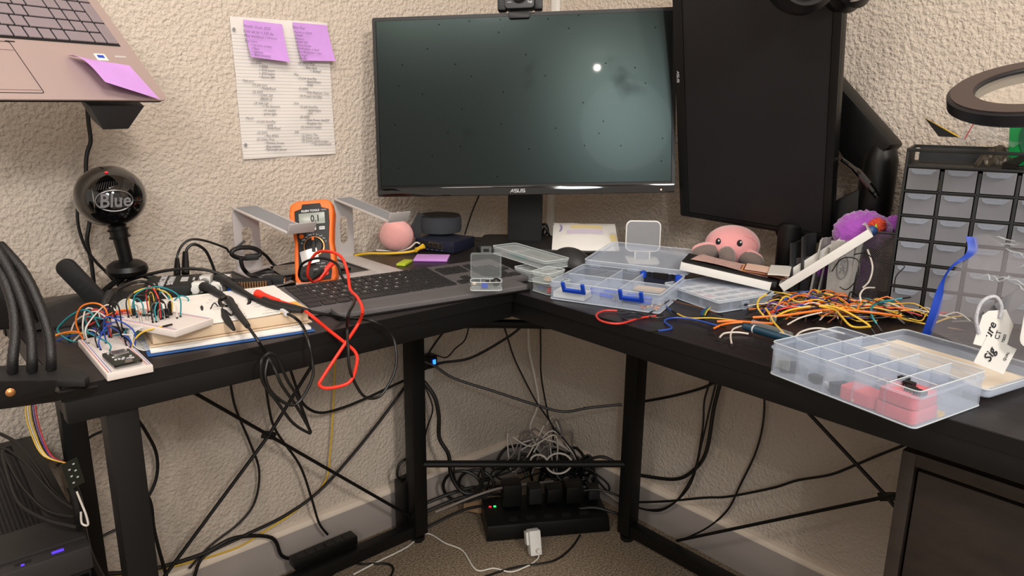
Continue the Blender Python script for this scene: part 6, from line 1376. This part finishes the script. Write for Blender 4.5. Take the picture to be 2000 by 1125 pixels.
MB().tube(smooth([(-.017, -.001, -.008), (-.026, -.002, .008), (-.025, -.002, .026), (-.014, -.003, .034), (-.004, -.003, .026), (-.001, -.002, .014)], 6), .0019, 8).build('cord_loop', mat('striped_cord', '#aeb0b8', .6, var=.6, scale=700), tg)
tag(MB().prism(rrect(.05, .055, .012), 0, .0006, T(*atx(2042, 632, .94)) @ Matrix.Rotation(VIEW, 4, 'Z') @ RX90).build('label_card', 'white'), 'white rounded label at the right edge beside the hang tag', 'label')
# ================================================================ cables below the desk
CB = [
 ('thick black cable bowing right of the front leg', .0032, 'y', 1.405, [(238, 760), (255, 800), (283, 840), (306, 889), (302, 945), (264, 1010)]),
 ('black cable running down close behind the front leg', .0036, 'y', 1.40, [(232, 800), (245, 870), (264, 927), (293, 979), (302, 1040), (325, 1125)]),
 ('black cable end leaving the back leg at desk height', .0030, 'y', 1.40, [(140, 765), (153, 777), (170, 791), (196, 813), (215, 835)]),
 ('black cable crossing between the two left legs', .0026, 'y', 1.40, [(215, 835), (200, 842), (174, 855), (155, 877), (110, 910)]),
 ('short straight black rod between the two left legs', .0026, 'y', 1.385, [(187, 1053), (227, 1034), (250, 1022)]),
 ('black cable hanging in a long S left of the rod crossing', .0026, 'y', 1.42, [(445, 700), (457, 787), (487, 862), (506, 919), (498, 979), (468, 1021), (411, 1066), (370, 1110)]),
 ('black cable hanging through the rod crossing', .0028, 'y', 1.40, [(511, 690), (525, 794), (540, 843), (585, 908), (608, 972), (623, 1021), (640, 1044)]),
 ('heavy black cable sweeping from the corner leg to the lower left', .0036, 'y', 1.41, [(815, 715), (798, 745), (728, 840), (634, 949), (560, 1005), (475, 1047), (400, 1085), (380, 1125)]),
 ('black cable drooping from the left board to the corner leg', .0031, 'y', 1.40, [(560, 700), (580, 760), (594, 791), (623, 806), (664, 798), (717, 777), (759, 757), (800, 738)]),
 ('black cable lying along the left baseboard', .0042, 'y', 1.41, [(180, 1122), (280, 1115), (340, 1100), (400, 1080), (460, 1050), (530, 1050), (550, 1085), (575, 1092)]),
 ('black wire from the corner leg to the right leg, sagging low', .0034, 'd', 2.33, [(800, 690), (825, 705), (849, 715), (887, 739), (967, 765), (1047, 791), (1100, 804), (1153, 796), (1215, 790)]),
 ('black cable bowing from behind the right corner leg to the cable bundle', .0034, 'x', 1.36, [(1222, 790), (1252, 785), (1320, 772), (1384, 753), (1415, 728)]),
 ('black cable rising from the corner leg to the board at right', .0034, 'd', 2.40, [(800, 735), (825, 723), (860, 709), (919, 699), (988, 661), (1020, 635), (1041, 600)]),
 ('thin black cable zigzagging down the room corner', .0024, 'd', 2.62, [(964, 600), (985, 640), (1001, 691), (1020, 733), (1047, 784), (1079, 832), (1081, 861), (1097, 899), (1100, 930)]),
 ('thin black cable hanging straight at the room corner', .0022, 'd', 2.60, [(1055, 600), (1056, 680), (1057, 733), (1067, 792), (1076, 827), (1113, 872), (1127, 896), (1135, 930)]),
 ('black cable near the corner leg climbing to the left board', .0028, 'd', 2.40, [(825, 710), (850, 670), (880, 632), (905, 612)]),
 ('thin black wire wandering above the blue light', .0018, 'd', 2.48, [(920, 610), (910, 660), (890, 680), (872, 698), (850, 694), (828, 700)]),
 ('thickest black cable dropping beside the corner leg', .0052, 'd', 2.36, [(828, 745), (849, 776), (857, 813), (858, 855), (876, 888), (881, 928), (900, 958), (924, 962), (944, 937), (940, 915)]),
 ('thin black cable hugging the corner leg', .0020, 'd', 2.36, [(830, 755), (845, 797), (833, 840), (826, 885), (828, 940)]),
 ('black cable bundle strand bowing under the right board, foremost', .0024, 'x', 1.37, [(1400, 715), (1377, 776), (1373, 832), (1361, 904), (1346, 942), (1320, 979), (1286, 998), (1244, 991)]),
 ('thick black cable bowing under the right board', .0046, 'x', 1.375, [(1415, 720), (1395, 794), (1380, 881), (1354, 919), (1316, 936), (1244, 927)]),
 ('black cable bundle strand bowing under the right board, innermost', .0024, 'x', 1.365, [(1406, 718), (1388, 790), (1372, 860), (1355, 930), (1335, 965), (1300, 992), (1262, 996)]),
 ('black cable hanging under the right board in an open curve', .0024, 'x', 1.39, [(1492, 730), (1492, 813), (1477, 881), (1445, 949), (1422, 995), (1384, 1029), (1339, 1051), (1320, 1054)]),
 ('black cable crossing the right wall to the drawer pedestal', .0028, 'x', 1.36, [(1775, 866), (1716, 889), (1671, 908), (1622, 927), (1558, 938), (1509, 953), (1422, 970), (1377, 972), (1301, 979), (1244, 981)]),
]
for lab, r_, k, v, pts in CB: cable('cable', lab, 'rub', r_, pl(k, v, pts), 'cable')
cable('cable', 'thin yellow cable hanging under the left board and along the wall', 'yellow', .0019, pl('y', 1.43, [(655, 690), (651, 794), (645, 881), (634, 942), (581, 995), (513, 1040), (450, 1075), (300, 1115), (200, 1125)]), 'cable')
cable('cable', 'white cable taped down the room corner', 'whitec', .0030, pl('d', 2.70, [(1033, 600), (1033, 677), (1044, 733), (1052, 781), (1047, 803), (1036, 832), (1041, 856), (1060, 899), (1075, 925)]), 'cable')
# wall outlet plate with a blue-lit plug near the corner leg
pq = aty(820, 705, WY-.003)
wo = thing('wall_outlet', 'white outlet plate on the left wall, mostly behind the corner leg', 'outlet', (pq.x, WY-.004, pq.z))
MB().prism(rrect(.075, .115, .006), 0, .004, RX90).build('plate', 'whitec', wo, bevel=.001)
bp2 = aty(845, 707, 1.40)
wp2 = thing('plug_light', 'black plug glowing blue in the wall outlet', 'plug', tuple(bp2))
MB().box(0, .014, 0, .028, .030, .032).build('body', 'black', wp2, bevel=.003)
MB().box(.003, -.003, 0, .008, .003, .012).build('light', 'blueled', wp2, bevel=.001)
# ================================================================ floor: power strips, adapters, cord nest
def onf(px, py, z=0.0): return at(px, py, z)
a = onf(950, 1057, .004); b = onf(1192, 1036, .004); u_ = b-a; fy = math.atan2(u_.y, u_.x); fL = u_.length
ups = thing('power_strip', 'wide black surge protector lying on the carpet in the corner', 'power strip', (a.x, a.y, .001), (0, 0, fy))
MB().add([(0, 0, 0), (fL, 0, 0), (fL, .12, 0), (0, .12, 0), (.003, .004, .040), (fL-.003, .004, .040), (fL-.003, .12, .052), (.003, .12, .052)], [(3, 2, 1, 0), (4, 5, 6, 7), (0, 1, 5, 4), (1, 2, 6, 5), (2, 3, 7, 6), (3, 0, 4, 7)]).build('housing', 'black', ups, bevel=.004)
for x, mt in ((.020, 'redled'), (.032, 'greenled')): MB().box(x, .080, .0475, .006, .004, .003).build('light', mt, ups)
for k in range(5): MB().box(.07+k*.045, .030, .0425, .022, .026, .0012).build('socket', 'blackm', ups)
Mu = Matrix.Translation(ups.location) @ Matrix.Rotation(fy, 4, 'Z')
for k, (x, y, sx, sy, sz, mt, lab) in enumerate(((.075, .085, .048, .045, .060, 'black', 'tall black power adapter plugged in at the left of the surge protector'), (.135, .085, .035, .040, .045, 'blackm', 'black power adapter second from the left on the surge protector'), (.185, .085, .040, .04, .038, 'black', 'black power adapter at the middle of the surge protector'), (.235, .080, .045, .05, .046, 'black', 'black power adapter at the right of the surge protector'), (fL-.025, .085, .03, .04, .030, 'blackm', 'small black plug at the right end of the surge protector'))):
    tag(MB().box(x, y, .052+sz/2, sx, sy, sz, Mu).build('power_adapter', mt, None, bevel=.004), lab, 'power adapter')
wa = thing('white_adapter', 'white square charger standing on the front of the surge protector', 'charger', tuple(onf(1048, 1086, .012)), (math.radians(-18), 0, fy+.12))
MB().box(0, .012, .030, .028, .028, .058).build('body', 'white', wa, bevel=.003)
MB().box(-.016, .018, .040, .006, .02, .030).build('side_block', 'white', wa, bevel=.001)
MB().lathe([(.005, 0), (.0035, .012)], 14, T(.002, -.002, .014) @ R(90, 'X')).build('plug', 'whitec', wa)
cable('cord', 'white cord from the charger wandering left over the carpet', 'whitec', .0019, [at(1048, 1076, .02)]+pl('z', .004, [(1052, 1088), (1040, 1100), (1027, 1107), (998, 1117), (965, 1110), (938, 1115), (924, 1107), (903, 1075), (870, 1061), (832, 1042), (794, 1069), (740, 1096), (690, 1122)]), 'cord')
cable('cord', 'black cord curving over the carpet in front of the surge protector', 'rub', .0024, pl('z', .004, [(1133, 1045), (1114, 1072), (1079, 1096), (1011, 1107), (951, 1125), (900, 1150)]), 'cord')
cable('cord', 'black cord bent in a hook on the carpet at the lower left', 'rub', .0026, pl('z', .004, [(640, 1130), (680, 1101), (710, 1102), (755, 1101), (768, 1111), (762, 1128)]), 'cord')
pbk = thing('power_brick', 'black power brick standing against the corner leg', 'power adapter', tuple(aty(795, 1010, 1.30)), (0, 0, .1)); pbk.location.z = .06
pbk.location = (aty(796, 1000, 1.395).x, 1.385, .0)
MB().box(0, 0, .078, .062, .040, .15).build('case', 'black', pbk, bevel=.005)
MB().tube(smooth([(0, 0, .152), (.004, -.004, .178), (-.008, -.004, .205), (-.030, 0, .195), (-.034, 0, .165), (-.012, 0, .153)], 6), .0035, 8).build('cord', 'rub', pbk)
pst = aty(568, 1085, 1.375); pse = aty(690, 1030, 1.375)
ps_ = thing('power_strip', 'long thin black power strip resting on the left floor rail', 'power strip', (pst.x, 1.372, .0505), (0, 0, 0))
pL_ = pse.x-pst.x
MB().box(pL_/2, 0, .011, pL_, .032, .022).build('housing', 'black', ps_, bevel=.003)
for k in range(6): MB().box(.02+k*(pL_-.04)/5, 0, .0224, .018, .022, .0012).build('socket', 'blackm', ps_)
random.seed(202)
nest = (onf(1060, 985, .03)+Vector((.03, .03, 0)))
def blob(label, mt, r_, n_, cen, spread, z0, zs, seed, cat='cord', group=None):
    random.seed(seed); pts = []; a0 = random.random()*6
    for i in range(n_):
        a0 += random.uniform(.5, 1.3); rad = random.uniform(.35, 1)
        q = cen+RV*(math.cos(a0)*rad*spread[0])+FV*(math.sin(a0)*rad*spread[1]); q.z = z0+random.random()*zs
        q.x = min(q.x, WX-.03); q.y = min(q.y, WY-.03); pts.append(q)
    return cable('cord', label, mt, r_, pts, cat, 6, 8, group)
cen = nest+FV*.07
for k in range(15):
    c2 = cen+RV*random.uniform(-.19, .13)+FV*random.uniform(-.03, .06)
    blob('black cord coiled in the nest behind the surge protector', 'rub', (.0042, .003, .0024)[k % 3], 6+k % 4, c2, (.13, .04), .015, .11, 300+k, group='black cords in the corner nest')
for k in range(9):
    c2 = cen+RV*random.uniform(-.08, .10)+FV*random.uniform(.0, .05)
    blob('white cord coiled in the nest behind the surge protector', 'whitec' if k % 2 else 'greyc', (.0026, .002)[k % 2], 5+k % 3, c2, (.08, .045), .05, .14, 500+k, group='white cords in the corner nest')
for k, (cx, cy, rr) in enumerate(((903, 955, .05), (930, 950, .045), (1053, 905, .022), (1093, 910, .034))):
    c0 = atd(cx, cy, 2.38 if k < 2 else 2.46)
    cable('cord', ['big black coil loop left of the nest', 'second black coil loop left of the nest', 'small white loop standing up at the baseboard corner', 'larger white loop standing up at the baseboard corner'][k], 'rub' if k < 2 else 'whitec', .0042 if k < 2 else .0026, [c0+RV*(math.cos(t)*rr)+Vector((0, 0, math.sin(t)*rr*.95))+FV*.004*t for t in [i*PI/6 for i in range(13)]], 'cord')
# straight cords fanning left from the nest
for k, (l0, l1, z_, r_, mt) in enumerate((((825, 985), (1000, 950), .06, .0045, 'rub'), ((830, 1000), (990, 965), .05, .004, 'rub'), ((835, 1030), (990, 985), .03, .0035, 'rub'), ((850, 1000), (1080, 940), .08, .003, 'greyc'), ((1110, 965), (1225, 975), .07, .003, 'rub'), ((1120, 950), (1222, 990), .06, .0024, 'greyc'), ((1140, 900), (1216, 912), .14, .004, 'rub'), ((1100, 1000), (1222, 1010), .03, .004, 'rub'))):
    p0, p1 = at(*l0, z_), at(*l1, z_); md = (p0+p1)/2+Vector((0, 0, .02))
    cable('cord', 'cord fanning %s from the nest, %s' % (('left', 'left', 'left', 'left', 'right', 'right', 'right', 'right')[k], ('highest black one', 'second black one', 'lowest black one', 'grey one', 'black one at the middle', 'grey one', 'black one over the baseboard', 'black one on the carpet')[k]), mt, r_, [p0, md, p1], 'cord')
tag(MB().grid(lambda u, v: at(905, 1000, .02)+RV*(u*.16)+FV*(v*.05)+Vector((0, 0, .012*math.sin(PI*v)+.006*noise.noise(Vector((u*6, v*4, 0))))), 12, 5).build('paper_scrap', mat('tan_paper', '#8a6e52', .8, var=.3, scale=60), None, solid=.001), 'crumpled tan wrapping under the cords left of the nest', 'paper')
# ================================================================ computer case at lower left
zc = .47
tl_, tr2, fr_ = at(0, 858, zc), at(64, 850, zc), at(168, 1046, zc)
pcw = thing('computer_case', 'black computer case with a meshed top and violet glow on the floor at left', 'computer case', (fr_.x, fr_.y, 0))
dy = (tr2-fr_); dyl = Vector((dy.x, dy.y, 0)).length; cyaw = math.atan2(dy.y, dy.x)-PI/2
pcw.rotation_euler = (0, 0, cyaw)
cwid = .23
mbc = MB(); mbc.box(-cwid/2, dyl/2, zc/2-.002, cwid, dyl, zc-.008).build('shell', 'blackm', pcw, bevel=.003)
MB().frame([(-cwid, 0), (0, 0), (0, dyl), (-cwid, dyl)], [(-cwid+.03, .075), (-.035, .075), (-.035, dyl-.02), (-cwid+.03, dyl-.02)], zc-.006, zc).build('top_panel', mat('dark_steel_panel', '#262424', .5), pcw, bevel=.0006)
m_, nt_, b_ = nm('hex_grille'); b_.inputs['Base Color'].default_value = (*hx('#17161a'), 1); b_.inputs['Roughness'].default_value = .5
tc_ = nt_.nodes.new('ShaderNodeTexCoord'); vv_ = nt_.nodes.new('ShaderNodeTexVoronoi'); vv_.inputs['Scale'].default_value = 190; vv_.inputs['Randomness'].default_value = 0
nt_.links.new(tc_.outputs['Object'], vv_.inputs['Vector']); g_ = nt_.nodes.new('ShaderNodeMath'); g_.operation = 'GREATER_THAN'; g_.inputs[1].default_value = .36
nt_.links.new(vv_.outputs['Distance'], g_.inputs[0]); nt_.links.new(g_.outputs[0], b_.inputs['Alpha'])
MB().box(-cwid/2-.0025, dyl/2+.0275, zc-.002, cwid-.066, dyl-.096, .0008).build('top_mesh', m_, pcw)
MB().box(-cwid/2-.02, dyl/2+.02, zc-.0052, cwid*.45, dyl*.45, .0012).build('inner_glow', 'violet', pcw)
MB().box(-cwid/2, -.012, zc-.020, cwid, .024, .034).build('front_strip', mat('front_strip_plastic', '#2c2a2b', .45), pcw, bevel=.002)
MB().box(-cwid/2, -.008, zc/2-.025, cwid-.006, .016, zc-.06).build('front_panel', 'black', pcw, bevel=.002)
for x, mt, w_ in ((-.036, 'violet', .014), (-.075, 'dark', .018)): MB().box(x, -.012, zc-.0025, w_, .005, .0012).build('usb_port', mt, pcw)
MB().box(-.076, -.017, zc-.0025, .004, .003, .0012).build('indicator', 'violet', pcw)
MB().lathe([(.004, 0), (.004, .0012), (.002, .0013)], 16, T(-.115, -.012, zc-.003)).build('power_button', 'silver', pcw)
for k, pts in enumerate(([(0, 847), (40, 870), (75, 915), (105, 960), (140, 990)], [(0, 872), (45, 900), (85, 945), (115, 975), (145, 995)], [(5, 880), (30, 930), (55, 965), (95, 1000), (145, 1010)], [(5, 885), (18, 935), (40, 985), (90, 1015), (150, 1030)])):
    s0 = [at(x, y, zc+.035-.02*i/len(pts)) for i, (x, y) in enumerate(pts)]
    cable('cable', '%s black cable crossing over the computer case' % ('uppermost', 'second', 'third', 'lowest')[k], 'rub', .0028, s0, 'cable')
# ribbon of thin wires falling behind the clamp stand to a small board
for k, (c_, dx) in enumerate((('yellow', 0), ('white', 4), ('yellow', 8), ('black', 12), ('purple', 16), ('red', 20))):
    jumper(c_, [atd(62+dx*.3, 745, 1.28), atd(50+dx, 800, 1.26), atd(62+dx, 850, 1.25), atd(85+dx*.8, 890, 1.24), atd(132, 905, 1.22)], '%s wire hanging behind the clamp stand, %s' % (c_, ('leftmost', 'second', 'third', 'fourth', 'fifth', 'rightmost')[k]), None, .0009, (0, 0))
led = thing('led_controller', 'small dark circuit board hanging beside the back left leg', 'circuit board', tuple(atd(143, 925, 1.21)), (0, math.radians(-8), VIEW+1.0)); led.scale = (.85, 1, .85)
MB().box(0, 0, 0, .024, .0016, .046).build('board', 'pcb', led)
p_ = MB()
for k in range(6): p_.box(-.004+(k % 2)*.008, -.0014, -.014+k*.006, .003, .001, .002)
p_.build('solder_points', 'print_', led)
cable('cable_bundle', 'knot of black cables below the small hanging board', 'rub', .007, [atd(140, 948, 1.22), atd(150, 975, 1.22), atd(155, 1005, 1.22), atd(160, 1040, 1.23), atd(172, 1085, 1.24), atd(195, 1130, 1.26)], 'cable')
cable('cable_loop', 'pale looped wire in the knot beside the back left leg', 'whitec', .0014, [atd(150, 960, 1.20), atd(160, 985, 1.20), atd(168, 1005, 1.20), atd(172, 1025, 1.20), atd(160, 1022, 1.20), atd(158, 1000, 1.20)], 'cable')
